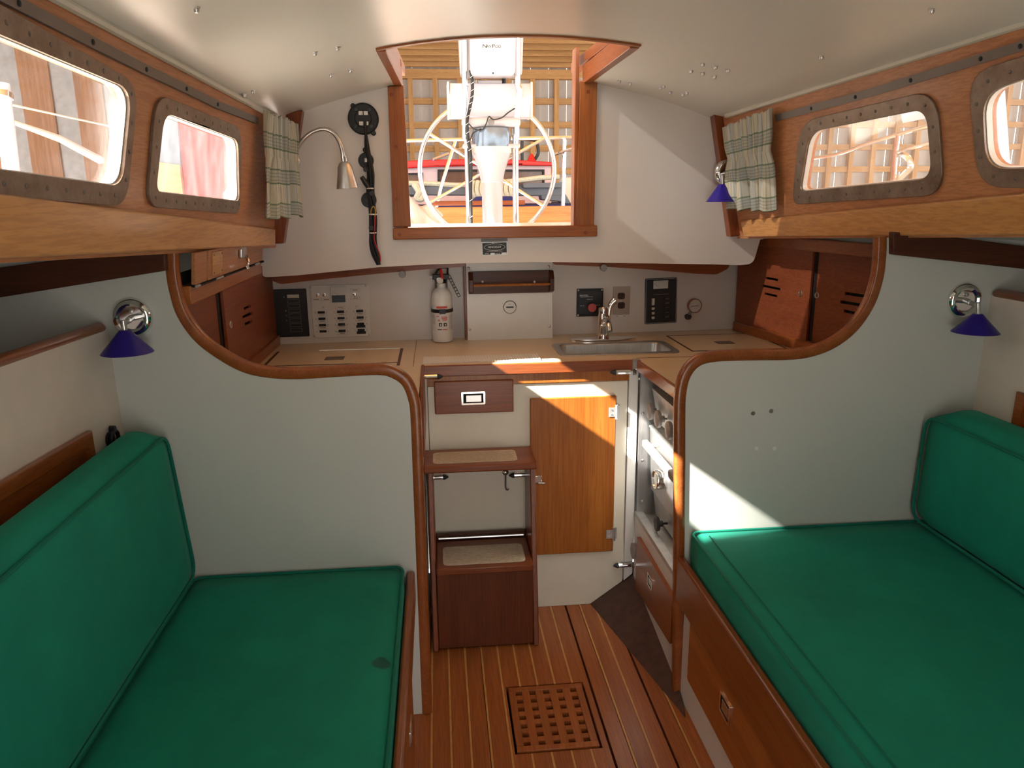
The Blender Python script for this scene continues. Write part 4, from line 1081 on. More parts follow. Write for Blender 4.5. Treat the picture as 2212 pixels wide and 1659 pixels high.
for z, t0, t1, mt in ((0.110, -0.1, 0.45, 'redink'), (0.105, -0.1, 0.5, 'redink'), (0.100, -0.05, 0.5, 'redink'), (0.095, 0.0, 0.4, 'redink'), (0.112, -0.6, -0.3, 'redink'), (0.098, -0.42, -0.24, 'redink'), (0.0935, -0.46, -0.22, 'redink'),
                      (0.057, -0.48, -0.08, 'ink'), (0.057, 0.0, 0.42, 'redink')):
    wrap(z, z+0.0030, t0, t1, RX+0.0010, mt, lb, 'print_line', 6)
for k in range(12):
    wrap(0.060+k*0.005, 0.0615+k*0.005, 0.65, 1.15, RX+0.0010, 'greyink', lb, 'print_line', 5)
    if k > 3: wrap(0.060+k*0.005, 0.0615+k*0.005, -1.15, -0.75, RX+0.0010, 'greyink', lb, 'print_line', 5)
for t in (-0.36, 0.10):
    p = wrap(0.072, 0.086, t, t+0.32, RX+0.0010, 'ink', lb, 'pictogram', 5)
    wrap(0.075, 0.082, t+0.12, t+0.24, RX+0.0013, 'lens', p, 'pictogram_gap', 3)
m = MB().lathe((fx, fy, ZC+0.128), (0, 0, 1), [(RX+0.001, 0), (RX+0.003, 0.001), (RX+0.003, 0.014), (RX+0.001, 0.015)], 36)
m.box(fx-0.012, fx+0.014, fy-RX-0.010, fy-RX+0.002, ZC+0.125, ZC+0.145)
m.box(fx-RX-0.002, fx+RX+0.002, fy, 3.318, ZC+0.129, ZC+0.142)
m.build('strap', MT['black'], fe)
vz = ZC+0.252
vh = MB(); vh.lathe((fx, fy, vz-0.004), (0, 0, 1), [(0.021, 0), (0.021, 0.012), (0.016, 0.016), (0.016, 0.030), (0, 0.031)], 20)
vh.box(fx-0.036, fx+0.034, fy-0.013, fy+0.013, vz+0.012, vz+0.034)
vh.build('valve_head', MT['black'], fe, bevel=0.002)
MB().tube([(fx-0.034, fy, vz+0.022), (fx-0.048, fy, vz+0.022)], 0.0075, 12).build('nozzle', MT['whitep'], fe)
MB().tube(smooth_path([V((fx-0.022, fy, vz+0.034)), V((fx-0.012, fy, vz+0.052)), V((fx+0.004, fy, vz+0.060)), V((fx+0.030, fy, vz+0.060))], 4), 0.004, 8).build('carry_handle', MT['black'], fe)
MB().tube([(fx+0.027, fy, vz+0.034), (fx+0.029, fy, vz+0.060)], 0.004, 8).build('handle_post', MT['black'], fe)
MB().tube([(fx+0.004, fy-0.016, vz+0.014), (fx+0.002, fy-0.017, vz+0.034), (fx-0.001, fy-0.012, vz+0.056)], [0.0055, 0.0065, 0.005], 10).build('safety_pin', MT['red'], fe)
gg = MB().lathe((fx-0.006, fy-0.013, vz+0.009), (0, -1, 0), [(0.0145, 0), (0.0145, 0.008), (0.012, 0.009), (0.0115, 0.007), (0, 0.007)], 24).build('pressure_gauge', MT['nickel'], fe)
MB().lathe((fx-0.006, fy-0.0205, vz+0.009), (0, -1, 0), [(0.0112, 0), (0.0112, 0.0006), (0, 0.0006)], 20).build('gauge_face', MT['face'], gg)
m = MB()
p0, p1 = V((fx+0.032, fy, vz+0.026)), V((fx+0.074, fy, vz-0.062))
for s in (-0.0055, 0.0055):
    sd = V((0.9, 0, 0.43))*s
    m.bar(p0+sd, p1+sd, 0.010, 0.0022, (0.9, 0, 0.43))
for k in range(8):
    c = p0+(p1-p0)*(k/7); m.bar(c-V((0.9, 0, 0.43))*0.006, c+V((0.9, 0, 0.43))*0.006, 0.010, 0.0028)
m.build('perforated_strap', MT['black'], fe)
for s in (-1, 1):
    MB().box(fx+s*0.0225-0.003, fx+s*0.0225+0.003, fy-0.008, fy+0.008, vz-0.022, vz+0.010).build('bracket_clip', MT['black'], fe, bevel=0.001)

# black switch panel
zp = z_px(580, 590, 9.217)
BP, bw, bh = quadframe(LW, zp(50, 325), zp(735, 303), zp(822, 1250), zp(150, 1275))
bp = thing('switch_panel', 'dark blank switch panel with faint outlined labels beside the white panel', 'control panel', BP.p(bw/2, 0, 0))
MB().plate(BP, rpoly(rect(0, bw, 0, bh), 0.004, 3), [], 0.0, 0.008).build('faceplate', MT['black'], bp, bevel=0.002)
for i, (zx, zy) in enumerate([(495, 455), (502, 555), (512, 648), (522, 742), (532, 838), (542, 935), (552, 1028), (560, 1125)]):
    a, b = BP.uv(*zp(zx, zy))
    if i == 0: fb(BP, a-0.024, a+0.024, b-0.007, b+0.007, 0.008, 0.0095, 'ivory', bp, 'name_strip', 0.0005)
    else: MB().plate(BP, rect(a-0.024, a+0.024, b-0.0075, b+0.0075), [rect(a-0.0230, a+0.0230, b-0.0065, b+0.0065)], 0.008, 0.0086).build('label_outline', MT['greyink'], bp)
for zx, zy in ((312, 470), (362, 840), (368, 935), (350, 745)):
    a, b = BP.uv(*zp(zx, zy)); screw(BP, a, b, 0.008, 0.003, bp, 'grey', 'indicator')
# white electrical panel
EP, ew, eh = quadframe(LW, zp(825, 250), zp(1975, 210), zp(2055, 1245), zp(905, 1285))
ep = thing('breaker_panel', 'white electrical panel with a meter and twelve small black breakers', 'control panel', EP.p(ew/2, 0, 0))
MB().plate(EP, rpoly(rect(0, ew, 0, eh), 0.003, 2), [], 0.0, 0.006).build('faceplate', MT['whitep'], ep, bevel=0.0012)
for zx, zy in ((838, 278), (1940, 245), (2010, 1212), (922, 1250), (1095, 675), (1755, 655)):
    a, b = EP.uv(*zp(zx, zy)); screw(EP, a, b, 0.006, 0.0042, ep)
def outline(fr, a, b, w, h, c, parent, mat='greyink'):
    MB().plate(fr, rect(a-w/2, a+w/2, b-h/2, b+h/2), [rect(a-w/2+0.0007, a+w/2-0.0007, b-h/2+0.0007, b+h/2-0.0007)], c, c+0.0005).build('label_outline', MT[mat], parent)
    MB().fbox(fr, a-w*0.28, a+w*0.28, b-h*0.12, b+h*0.12, c, c+0.0004).build('label_print', MT['greyink'], parent)
for c_, col in enumerate([[(1055, 775), (1068, 902), (1078, 1028), (1090, 1152)], [(1437, 762), (1447, 889), (1457, 1015), (1467, 1140)], [(1817, 748), (1827, 876), (1836, 1003), (1847, 1127)]]):
    for r_, (zx, zy) in enumerate(col):
        a, b = EP.uv(*zp(zx, zy))
        k = fb(EP, a-0.0145, a+0.0145, b-0.0048, b+0.0048, 0.006, 0.011, 'black', ep, 'breaker', 0.0008)
        fb(EP, a-0.010, a+0.010, b-0.0025, b+0.0035, 0.011, 0.014, 'black', k, 'rocker', 0.0008)
        for s in (-1, 1): screw(EP, a+s*0.0245, b-0.0005, 0.006, 0.0036, k)
        if c_ == 2 and r_ >= 2: fb(EP, a-0.019, a+0.019, b-0.0165, b-0.0055, 0.006, 0.0072, 'black', ep, 'tape_label')
        elif not (c_ == 0 and r_ == 3): outline(EP, a+0.001, b-0.0115, 0.041, 0.0115, 0.006, ep)
for zx, zy in ((955, 520), (1150, 522), (1725, 335), (1735, 495), (1430, 683)):
    a, b = EP.uv(*zp(zx, zy)); outline(EP, a, b, 0.040, 0.0115, 0.006, ep)
for zx, zy in ((990, 440), (1122, 438), (1720, 425)):
    a, b = EP.uv(*zp(zx, zy))
    k = MB().lathe(EP.p(a, b, 0.006), EP.n, [(0.0085, 0), (0.0085, 0.004), (0.005, 0.005), (0.004, 0.012), (0, 0.0125)], 16).build('toggle_switch', MT['chrome'], ep)
a, b = EP.uv(*zp(1400, 425))
me_ = MB().plate(EP, rpoly([(a-0.034, b-0.034), (a+0.032, b-0.034), (a+0.031, b+0.033), (a-0.032, b+0.033)], 0.006, 3), [], 0.006, 0.018).build('meter', MT['whitep'], ep, bevel=0.003)
fb(EP, a-0.028, a+0.027, b-0.031, b-0.001, 0.018, 0.0195, 'bluegrey', me_, 'meter_cover', 0.0008)
fb(EP, a-0.027, a+0.026, b+0.001, b+0.029, 0.018, 0.0188, 'lens', me_, 'meter_scale')
MB().tube([EP.p(a-0.004, b+0.001, 0.0195), EP.p(a-0.019, b+0.015, 0.0195)], 0.0005, 5).build('needle', MT['ink'], me_)

# windlass isolator
zq = z_px(1225, 590, 7.3733)
MX, mw, mh = quadframe(LW, zq(140, 252), zq(558, 238), zq(558, 678), zq(145, 688))
mx = thing('isolator_panel', 'black isolator panel with a red pull knob behind the faucet', 'control panel', MX.p(mw/2, 0, 0))
MB().plate(MX, rpoly(rect(0, mw, 0, mh), 0.003, 2), [], 0.0, 0.010).build('housing', MT['black'], mx, bevel=0.002)
fb(MX, 0.009, mw-0.006, 0.012, mh-0.009, 0.010, 0.0125, 'charcoal', mx, 'faceplate', 0.001)
for s, t in ((0.006, 0.006), (mw-0.006, mh-0.006), (0.006, mh-0.006)): screw(MX, s, t, 0.010, 0.0042, mx)
a, b = MX.uv(*zq(362, 530))
MB().lathe(MX.p(a, b, 0.0125), MX.n, [(0.011, 0), (0.011, 0.022), (0.0185, 0.024), (0.019, 0.032), (0.017, 0.036), (0, 0.037)], 24).build('pull_knob', MT['redknob'], mx)
for body_, zx, zy, s_ in (('MAXWELL', 260, 350, 0.0085), ('CIRCUIT BREAKER/ISOLATOR', 298, 373, 0.0043), ('POWER ON', 352, 413, 0.0048), ('PUSH ON', 230, 517, 0.0048), ('PULL OFF', 478, 505, 0.0048)):
    a, b = MX.uv(*zq(zx, zy)); text('lettering', body_, MX, a, b, s_, MT['whiteink'], mx, 0.0127)
# duplex outlet
OP, ow, oh = quadframe(LW, zq(722, 218), zq(988, 207), zq(990, 655), zq(722, 662))
op = thing('power_outlet', 'beige duplex power outlet between the two black panels', 'outlet', OP.p(ow/2, 0, 0))
MB().plate(OP, rpoly(rect(0, ow, 0, oh), 0.002, 2), [], 0.0, 0.005).build('cover_plate', MT['beigeplate'], op, bevel=0.002)
for zx, zy in ((857, 362), (858, 512)):
    a, b = OP.uv(*zq(zx, zy))
    k = MB().plate(OP, rpoly(rect(a-0.0165, a+0.0165, b-0.0145, b+0.0145), 0.010, 4), [], 0.005, 0.007).build('receptacle', MT['brownrec'], op, bevel=0.001)
    for s in (-0.007, 0.007): fb(OP, a+s-0.0012, a+s+0.0012, b-0.002, b+0.007, 0.007, 0.0075, 'dark', k, 'slot')
    cyl(OP, a, b-0.0075, 0.007, 0.0075, 0.0025, 'dark', k, 'ground_hole', 10)
a, b = OP.uv(*zq(855, 437)); screw(OP, a, b, 0.005, 0.003, op)
a, b = OP.uv(*zq(853, 684)); pl_ = fb(OP, a-0.020, a+0.020, b-0.005, b+0.005, 0.0, 0.0018, 'whitep', op, 'label_strip')
for s in (-0.017, 0.017): screw(OP, a+s, b, 0.0018, 0.002, pl_, 'ink')
# AC panel
AP, aw, ah = quadframe(LW, zq(1238, 88), zq(1748, 65), zq(1732, 785), zq(1232, 812))
ap = thing('shore_power_panel', 'tall black breaker panel with white switches right of the outlet', 'control panel', AP.p(aw/2, 0, 0))
MB().plate(AP, rpoly(rect(0, aw, 0, ah), 0.006, 3), [], 0.0, 0.006).build('faceplate', MT['charcoal'], ap, bevel=0.002)
MB().plate(AP, rpoly(rect(0.003, aw-0.003, 0.003, ah-0.003), 0.005, 3), [rpoly(rect(0.0042, aw-0.0042, 0.0042, ah-0.0042), 0.005, 3)], 0.006, 0.0064).build('border_line', MT['whiteink'], ap)
a, b = AP.uv(*zq(1483, 180))
mt_ = fb(AP, a-0.034, a+0.034, b-0.018, b+0.018, 0.006, 0.009, 'lens', ap, 'meter', 0.001)
MB().tube([AP.p(a-0.010, b-0.012, 0.0095), AP.p(a-0.030, b+0.006, 0.0095)], 0.0005, 5).build('needle', MT['ink'], mt_)
for t in range(5): fb(AP, a-0.022+t*0.011, a-0.019+t*0.011, b+0.010, b+0.012, 0.009, 0.0093, 'greyink', mt_, 'scale_mark')
cyl(AP, *AP.uv(*zq(1483, 300)), 0.006, 0.008, 0.004, 'black', ap, 'pilot_light', 12)
a, b = AP.uv(*zq(1487, 335)); fb(AP, a-0.034, a+0.034, b-0.001, b+0.001, 0.006, 0.0063, 'greyink', ap, 'print')
for zx, zy, hh in ((1358, 452, 0.015), (1358, 560, 0.005), (1358, 633, 0.005), (1358, 706, 0.005)):
    a, b = AP.uv(*zq(zx, zy))
    k = fb(AP, a-0.006, a+0.008, b-hh, b+hh, 0.006, 0.010, 'ivory', ap, 'breaker_switch', 0.001)
    fb(AP, a-0.006, a+0.001, b-hh, b+hh*0.9, 0.010, 0.018, 'whitep', k, 'toggle', 0.001)
for zx, zy in ((1590, 400), (1588, 470), (1586, 546), (1584, 618), (1583, 690)):
    a, b = AP.uv(*zq(zx, zy))
    k = fb(AP, a-0.019, a+0.019, b-0.006, b+0.006, 0.006, 0.0068, 'black', ap, 'name_strip')
    for dz in ((0.002, -0.0025) if zy not in (546, 618) else (0,)): fb(AP, a-0.010, a+0.010, b+dz-0.0009, b+dz+0.0009, 0.0068, 0.007, 'greyink', k, 'print')
# pressure gauge
a, b = LW.uv(*zq(2010, 505))
pg = thing('pressure_gauge', 'small round dial gauge with a copper rim at the right of the back wall', 'gauge', LW.p(a, b-0.03, 0))
MB().lathe(LW.p(a-0.004, b, 0.0), LW.n, [(0.029, 0.012), (0.031, 0.014), (0.031, 0.034), (0.029, 0.036), (0.028, 0.032), (0, 0.032)], 32).build('case', MT['brass'], pg)
MB().lathe(LW.p(a-0.004, b, 0.032), LW.n, [(0.0278, 0), (0.0278, 0.0008), (0, 0.0008)], 32).build('dial', MT['face'], pg)
MB().tube([LW.p(a-0.024, b-0.003, 0.0345), LW.p(a+0.012, b+0.002, 0.0345)], 0.0011, 6).build('needle', MT['ink'], pg)
for t in range(9):
    th_ = PI*(1.25-1.5*t/8); MB().tube([LW.p(a-0.004+0.020*math.cos(th_), b+0.020*math.sin(th_), 0.0331), LW.p(a-0.004+0.024*math.cos(th_), b+0.024*math.sin(th_), 0.0331)], 0.0005, 4).build('tick', MT['greyink'], pg)
MB().tube([LW.p(a-0.018, b-0.026, 0.022), LW.p(a-0.026, b-0.040, 0.020)], 0.006, 10).build('stem', MT['track'], pg)
MB().tube(smooth_path([LW.p(a-0.042, b-0.040, 0.020), LW.p(a-0.032, b-0.052, 0.024), LW.p(a-0.020, b-0.046, 0.020)], 4), [0.006, 0.008, 0.011, 0.012, 0.012, 0.012, 0.011, 0.010, 0.008], 10).build('valve', MT['charcoal'], pg)
MB().tube([LW.p(a-0.004, b-0.002, 0.0), LW.p(a-0.004, b-0.002, 0.014)], 0.010, 12).build('wall_mount', MT['brass'], pg)
# builder's plate on the upper wall
zh = z_px(1030, 510, 27.65)
HP, hw, hh = quadframe(UW, zh(255, 345), zh(1830, 320), zh(1840, 1125), zh(290, 1170))
hp = thing('nameplate', 'small black and silver maker plate below the companionway sill', 'plaque', HP.p(hw/2, 0, 0))
MB().fbox(HP, 0, hw, 0, hh, 0.0, 0.0015).build('plate', MT['dull'], hp, bevel=0.0005)
fb(HP, 0.004, hw-0.004, 0.0035, hh-0.004, 0.0015, 0.0018, 'black', hp, 'enamel')
fb(HP, -0.001, hw-0.001, hh+0.001, hh+0.010, 0.0, 0.012, 'grey', hp, 'top_block')
ce = (hw*0.5, hh*0.60)
MB().tube([HP.p(ce[0]+0.0415*math.cos(t*PI/20), ce[1]+0.0125*math.sin(t*PI/20), 0.0020) for t in range(40)], 0.0009, 6, closed=True).build('oval', MT['whiteink'], hp)
for body_, s, t, sz in (('BUILT BY', 0.5, 0.90, 0.0052), ('HINCKLEY', 0.5, 0.60, 0.0115), ('SOUTHWEST HARBOR, MAINE', 0.5, 0.30, 0.0046), ('MODEL', 0.20, 0.13, 0.0046), ('HULL NO', 0.62, 0.13, 0.0046)):
    text('lettering', body_, HP, hw*s, hh*t, sz, MT['whiteink'], hp, 0.0020)
fb(HP, hw*0.34, hw*0.50, hh*0.07, hh*0.19, 0.0018, 0.0021, 'dull', hp, 'stamp_field')
fb(HP, hw*0.76, hw*0.95, hh*0.07, hh*0.19, 0.0018, 0.0021, 'dull', hp, 'stamp_field')

# ================================================================== THE SALOON
def stained(base, name, spots):
    """canvas with a few dark water stains at object-space points"""
    m = base.copy(); m.name = name; nt = m.node_tree; b = nt.nodes['Principled BSDF']
    src = b.inputs['Base Color'].links[0].from_socket
    tc = nt.nodes.new('ShaderNodeTexCoord')
    nz = nt.nodes.new('ShaderNodeTexNoise'); nz.inputs['Scale'].default_value = 45; nt.links.new(tc.outputs['Object'], nz.inputs['Vector'])
    col = src
    for p, r, k in spots:
        d = nt.nodes.new('ShaderNodeVectorMath'); d.operation = 'DISTANCE'; d.inputs[1].default_value = p
        nt.links.new(tc.outputs['Object'], d.inputs[0])
        a = nt.nodes.new('ShaderNodeMath'); a.operation = 'MULTIPLY_ADD'; a.inputs[1].default_value = 0.02
        nt.links.new(nz.outputs[0], a.inputs[0]); nt.links.new(d.outputs['Value'], a.inputs[2])
        mr = nt.nodes.new('ShaderNodeMapRange'); mr.inputs[1].default_value = r; mr.inputs[2].default_value = r+0.006
        mr.inputs[3].default_value = k; mr.inputs[4].default_value = 0.0
        nt.links.new(a.outputs[0], mr.inputs[0])
        col = _mix(nt, mr.outputs[0], col, (0.02, 0.05, 0.045))
    nt.links.new(col, b.inputs['Base Color'])
    return m
def rbox(x0, x1, y0, y1, z0, z1, r, nx=14, ny=24, nz=8, puff=0.006, warp=None):
    """rounded, slightly puffed cushion"""
    m = MB(); bm = bmesh.new()
    idx = {}
    def P(i, j, k):
        key = (i, j, k)
        if key in idx: return idx[key]
        p = V((x0+(x1-x0)*i/nx, y0+(y1-y0)*j/ny, z0+(z1-z0)*k/nz))
        c = V((min(max(p.x, x0+r), x1-r), min(max(p.y, y0+r), y1-r), min(max(p.z, z0+r), z1-r)))
        d = p-c
        if d.length > 1e-6: p = c+d.normalized()*r
        s = math.sin(PI*i/nx)**(0.4 if puff < 0.01 else 0.9)*max(0.0, math.sin(PI*j/ny))**(0.4 if puff < 0.01 else 0.12)
        if k == nz: p.z += puff*s
        if warp: p = warp(p)
        m.v.append(p); idx[key] = len(m.v)-1
        return idx[key]
    def face(fn, na, nb):
        for a in range(na):
            for b in range(nb): m.f.append((fn(a, b), fn(a+1, b), fn(a+1, b+1), fn(a, b+1)))
    face(lambda a, b: P(a, b, 0), nx, ny); face(lambda a, b: P(a, b, nz), nx, ny)
    face(lambda a, b: P(a, 0, b), nx, nz); face(lambda a, b: P(a, ny, b), nx, nz)
    face(lambda a, b: P(0, a, b), ny, nz); face(lambda a, b: P(nx, a, b), ny, nz)
    return m

# ---- left settee
sL = thing('settee', 'left settee base with a wooden front rail and drawer under the green cushion', 'settee', (-0.43, 1.0, 0))
MB().box(-0.140, -0.122, YF, YB-0.003, 0.0, 0.42).build('base_panel', MT['whitep'], sL)
MB().box(-0.880, -0.123, YF, YB-0.003, 0.395, 0.412).build('seat_board', MT['liner'], sL)
MB().box(-0.121, -0.097, YF, YB-0.003, 0.405, 0.502).build('front_rail', MT['mahogy'], sL, bevel=0.008, seg=3)
LF = Fr((-0.122, 0, 0), (0, 1, 0), (0, 0, 1))
dl = MB().fbox(LF, 0.85, 1.86, 0.10, 0.392, 0.0, 0.018).build('drawer_front', MT['mahogy'], sL, bevel=0.006, seg=3)
flush_pull(LF, 1.655, 0.318, 0.018, 0.070, 0.052, dl)
# ---- right settee
sR = thing('settee', 'right settee base with a wide mahogany rail and drawer under the lit green cushion', 'settee', (1.15, 1.0, 0))
MB().box(0.748, 0.766, YF, YB-0.003, 0.0, 0.45).build('base_panel', MT['whitep'], sR)
MB().box(0.767, 1.630, YF, YB-0.003, 0.455, 0.475).build('seat_board', MT['liner'], sR)
MB().box(0.716, 0.742, YF, YB-0.003, 0.352, 0.502).build('front_rail', MT['mahogy'], sR, bevel=0.008, seg=3)
RF = Fr((0.748, 0, 0), (0, -1, 0), (0, 0, 1))
dR_ = MB().plate(RF, rpoly([(-2.055, 0.128), (-1.30, 0.128), (-1.30, 0.350), (-2.055, 0.350)], 0.01, 4), [], 0.0, 0.012).build('drawer_front', MT['teaky'], sR, bevel=0.003, seg=3)
flush_pull(RF, -1.745, 0.252, 0.012, 0.072, 0.062, dR_)
MB().plate(RF, rpoly([(-1.285, 0.128), (-0.60, 0.128), (-0.60, 0.350), (-1.285, 0.350)], 0.01, 4), [], 0.0, 0.012).build('drawer_front', MT['teaky'], sR, bevel=0.003, seg=3)

# ---- cushions
def ppipe(pts, r=0.0045): return MB().tube(pts, r, 8)
def loop_pipe(x0, x1, y0, y1, z, r, n=6, warp=None):
    pts = [V((a, b, z)) for a, b in rpoly(rect(x0, x1, y0, y1), r, n)]
    if warp: pts = [warp(p) for p in pts]
    return MB().tube(pts, 0.0045, 7, closed=True)
cL = thing('seat_cushion', 'dark green seat cushion on the left settee', 'cushion', (-0.43, 0.9, 0.413))
gl_seat = stained(MT['green'], 'green_canvas_left_seat', [((0.275, 0.74, 0.06), 0.030, 0.7)])
MB().v
rbox(-0.745, -0.124, -0.35, 2.140, 0.413, 0.528, 0.030).build('cover', gl_seat, cL, ang=180)
loop_pipe(-0.737, -0.130, -0.342, 2.134, 0.522, 0.034).build('piping', MT['piping'], cL)
loop_pipe(-0.737, -0.130, -0.342, 2.134, 0.424, 0.034).build('piping', MT['piping'], cL)
def warpL(p):   # lean back with height, follow the hull a little
    return V((p.x-0.085*(p.z-0.545)+0.0*(p.y-2.1), p.y, p.z))
bL = thing('back_cushion', 'tall dark green back cushion leaning on the left cream panel', 'cushion', (-0.80, 0.9, 0.535))
rbox(-0.838, -0.716, -0.35, 2.128, 0.536, 0.980, 0.045, 12, 30, 14, 0.028, warpL).build('cover', MT['green'], bL, ang=180)
def uprightpipe(x, y0, y1, z0, z1, r, warp):
    pts = [V((x, a, b)) for a, b in rpoly(rect(y0, y1, z0, z1), r, 6)]
    return MB().tube([warp(p) for p in pts], 0.0048, 7, closed=True)
uprightpipe(-0.726, -0.340, 2.118, 0.546, 0.968, 0.05, warpL).build('piping', MT['piping'], bL)
cR = thing('seat_cushion', 'sunlit turquoise green seat cushion on the right settee', 'cushion', (1.12, 0.9, 0.476))
gr_seat = stained(MT['green'], 'green_canvas_right_seat', [((-0.355, 0.66, 0.02), 0.030, 0.75)])
rbox(0.744, 1.53, -0.35, 2.140, 0.476, 0.592, 0.030).build('cover', gr_seat, cR, ang=180)
loop_pipe(0.752, 1.52, -0.342, 2.134, 0.586, 0.034).build('piping', MT['piping'], cR)
loop_pipe(0.752, 1.52, -0.342, 2.134, 0.488, 0.034).build('piping', MT['piping'], cR)
MB().tube([(0.790, -0.30, 0.5985), (0.790, 1.92, 0.5985), (0.792, 2.08, 0.597)], 0.0022, 6).build('seam', MT['piping'], cR)
def warpR(p): return V((p.x+0.030*(p.z-0.6), p.y, p.z))
bR = thing('back_cushion', 'tall dark green back cushion at the right picture edge', 'cushion', (1.54, 0.9, 0.600))
rbox(1.452, 1.612, -0.35, 2.128, 0.600, 0.955, 0.05, 12, 30, 14, 0.026, warpR).build('cover', MT['green'], bR, ang=180)
uprightpipe(1.458, -0.340, 2.118, 0.610, 0.940, 0.05, warpR).build('piping', MT['piping'], bR)

# ---- floor grating
gt = thing('floor_grating', 'square wooden floor grating with five by seven holes', 'grating', (0.314, 2.096, -0.02))
gf = Fr((0, 0, 0), (1, 0, 0), (0, 1, 0))
gx0, gx1, gy0, gy1 = 0.190, 0.438, 1.944, 2.250; bx, by = 0.023, 0.022
for q in ((gx0, gx1, gy0, gy0+by), (gx0, gx1, gy1-by, gy1)): MB().box(*q, -0.020, 0.002).build('frame_rail', MT['plank'], gt, bevel=0.0015)
for q in ((gx0, gx0+bx, gy0+by, gy1-by), (gx1-bx, gx1, gy0+by, gy1-by)): MB().box(*q, -0.020, 0.002).build('frame_stile', MT['plank'], gt, bevel=0.0015)
wx = (gx1-gx0-2*bx); wy = (gy1-gy0-2*by); hxs, hys = 0.0200, 0.0195
px_ = (wx-5*hxs)/4; py_ = (wy-7*hys)/6
for i in range(4):
    a = gx0+bx+hxs+i*(hxs+px_); MB().box(a, a+px_, gy0+by, gy1-by, -0.018, 0.0012).build('slat', MT['plank'], gt, bevel=0.001, seg=1)
for j in range(6):
    b = gy0+by+hys+j*(hys+py_); MB().box(gx0+bx, gx1-bx, b, b+py_, -0.020, -0.0004).build('cross_slat', MT['plank'], gt, bevel=0.001, seg=1)

# ---- curtain tracks
for lab, fr, pts, sgn in (('grey metal curtain track above the left windows', FL, [(-420, -228), (28, 6), (190, 90), (307, 149), (395, 191), (463, 225), (552, 260)], -1),
                          ('grey metal curtain track above the right windows', FR, [(2700, -70), (2212, 98), (2126, 125), (1974, 172), (1854, 208), (1758, 233), (1680, 254)], 1)):
    q = [fr.uv(*p) for p in pts]
    t = thing('curtain_track', lab, 'curtain track', fr.p(q[3][0], q[3][1], 0))
    m = MB()
    for a, b in zip(q[:-1], q[1:]):
        A, B = fr.p(*a, 0.005), fr.p(*b, 0.005); d = (B-A).normalized()*0.0005
        m.bar(A-d, B+d, 0.010, 0.022, fr.v)
    m.build('rail', MT['track'], t)
    for a in q[1:-1]: screw(fr, a[0], a[1], 0.010, 0.0055, t, 'black')

# ---- curtains
def curtain(label, tl, tr, bl, br_, npleat, flip, group):
    tl, tr, bl, br_ = [V(p) for p in (tl, tr, bl, br_)]
    nrm = (tr-tl).cross(bl-tl).normalized()
    if nrm.y > 0: nrm = -nrm
    mid = (tl+tr)/2
    ctl = (tl*0.985+mid*0.015); 
    def f(u, v):   # v 0 bottom .. 1 top
        w = u+0.018*math.sin(u*17+1.0)+0.010*math.sin(u*31)
        p = (bl*(1-u)+br_*u)*(1-v)+(tl*(1-u)+tr*u)*v
        pinch = math.exp(-((v-0.60)/0.10)**2)
        c0 = ((bl+br_)*(1-v)+(tl+tr)*v)/2
        p = c0+(p-c0)*(1-0.10*pinch)
        lo = max(0.0, 1-v/0.60)
        big = math.sin(2*PI*4*w+0.5*math.sin(2.2*v+u*5))
        big = math.copysign(abs(big)**0.6, big)
        fine = math.sin(2*PI*9*w+1.3)
        p = p+nrm*(0.020*lo**0.6*big+(0.0065*(1-lo)+0.002)*fine+0.008*math.sin(u*7+1)*lo)
        head = max(0, (v-0.66)/0.34)
        p = p+nrm*(0.006*head*math.sin(2*PI*7*w+2))
        p.z += 0.005*math.sin(u*19)*lo+0.005*math.sin(u*47)*head
        return p
    c = thing('curtain', label, 'curtain', (bl+br_)/2, group)
    MB().grid(f, 110, 40, uv=lambda u, v: (u*1.35, v)).build('cloth', MT['plaid'], c, ang=180, solid=0.0012)
    MB().tube([f(i/60, 0.60)+nrm*0.0012 for i in range(61)], 0.0012, 5).build('gather_seam', MT['ivory'], c)
    for v0 in (0.012,):
        MB().tube([f(i/110, v0)+nrm*0.0008 for i in range(111)], 0.001, 4).build('hem', MT['ivory'], c)
    return c
curtain('pale plaid curtain bunched at the left aft corner beside the gooseneck lamp', FL.p(*FL.uv(552, 238), 0.035), aY(640, 268, 2.99), FL.p(*FL.uv(538, 470), 0.040), aY(656, 466, 2.97), 5.5, False, 'plaid curtains')
curtain('pale plaid curtain bunched at the right aft corner over a blue lamp', aY(1565, 275, 2.99), FR.p(*FR.uv(1684, 230), 0.035), aY(1579, 453, 2.97), FR.p(*FR.uv(1694, 449), 0.040), 5.5, True, 'plaid curtains')

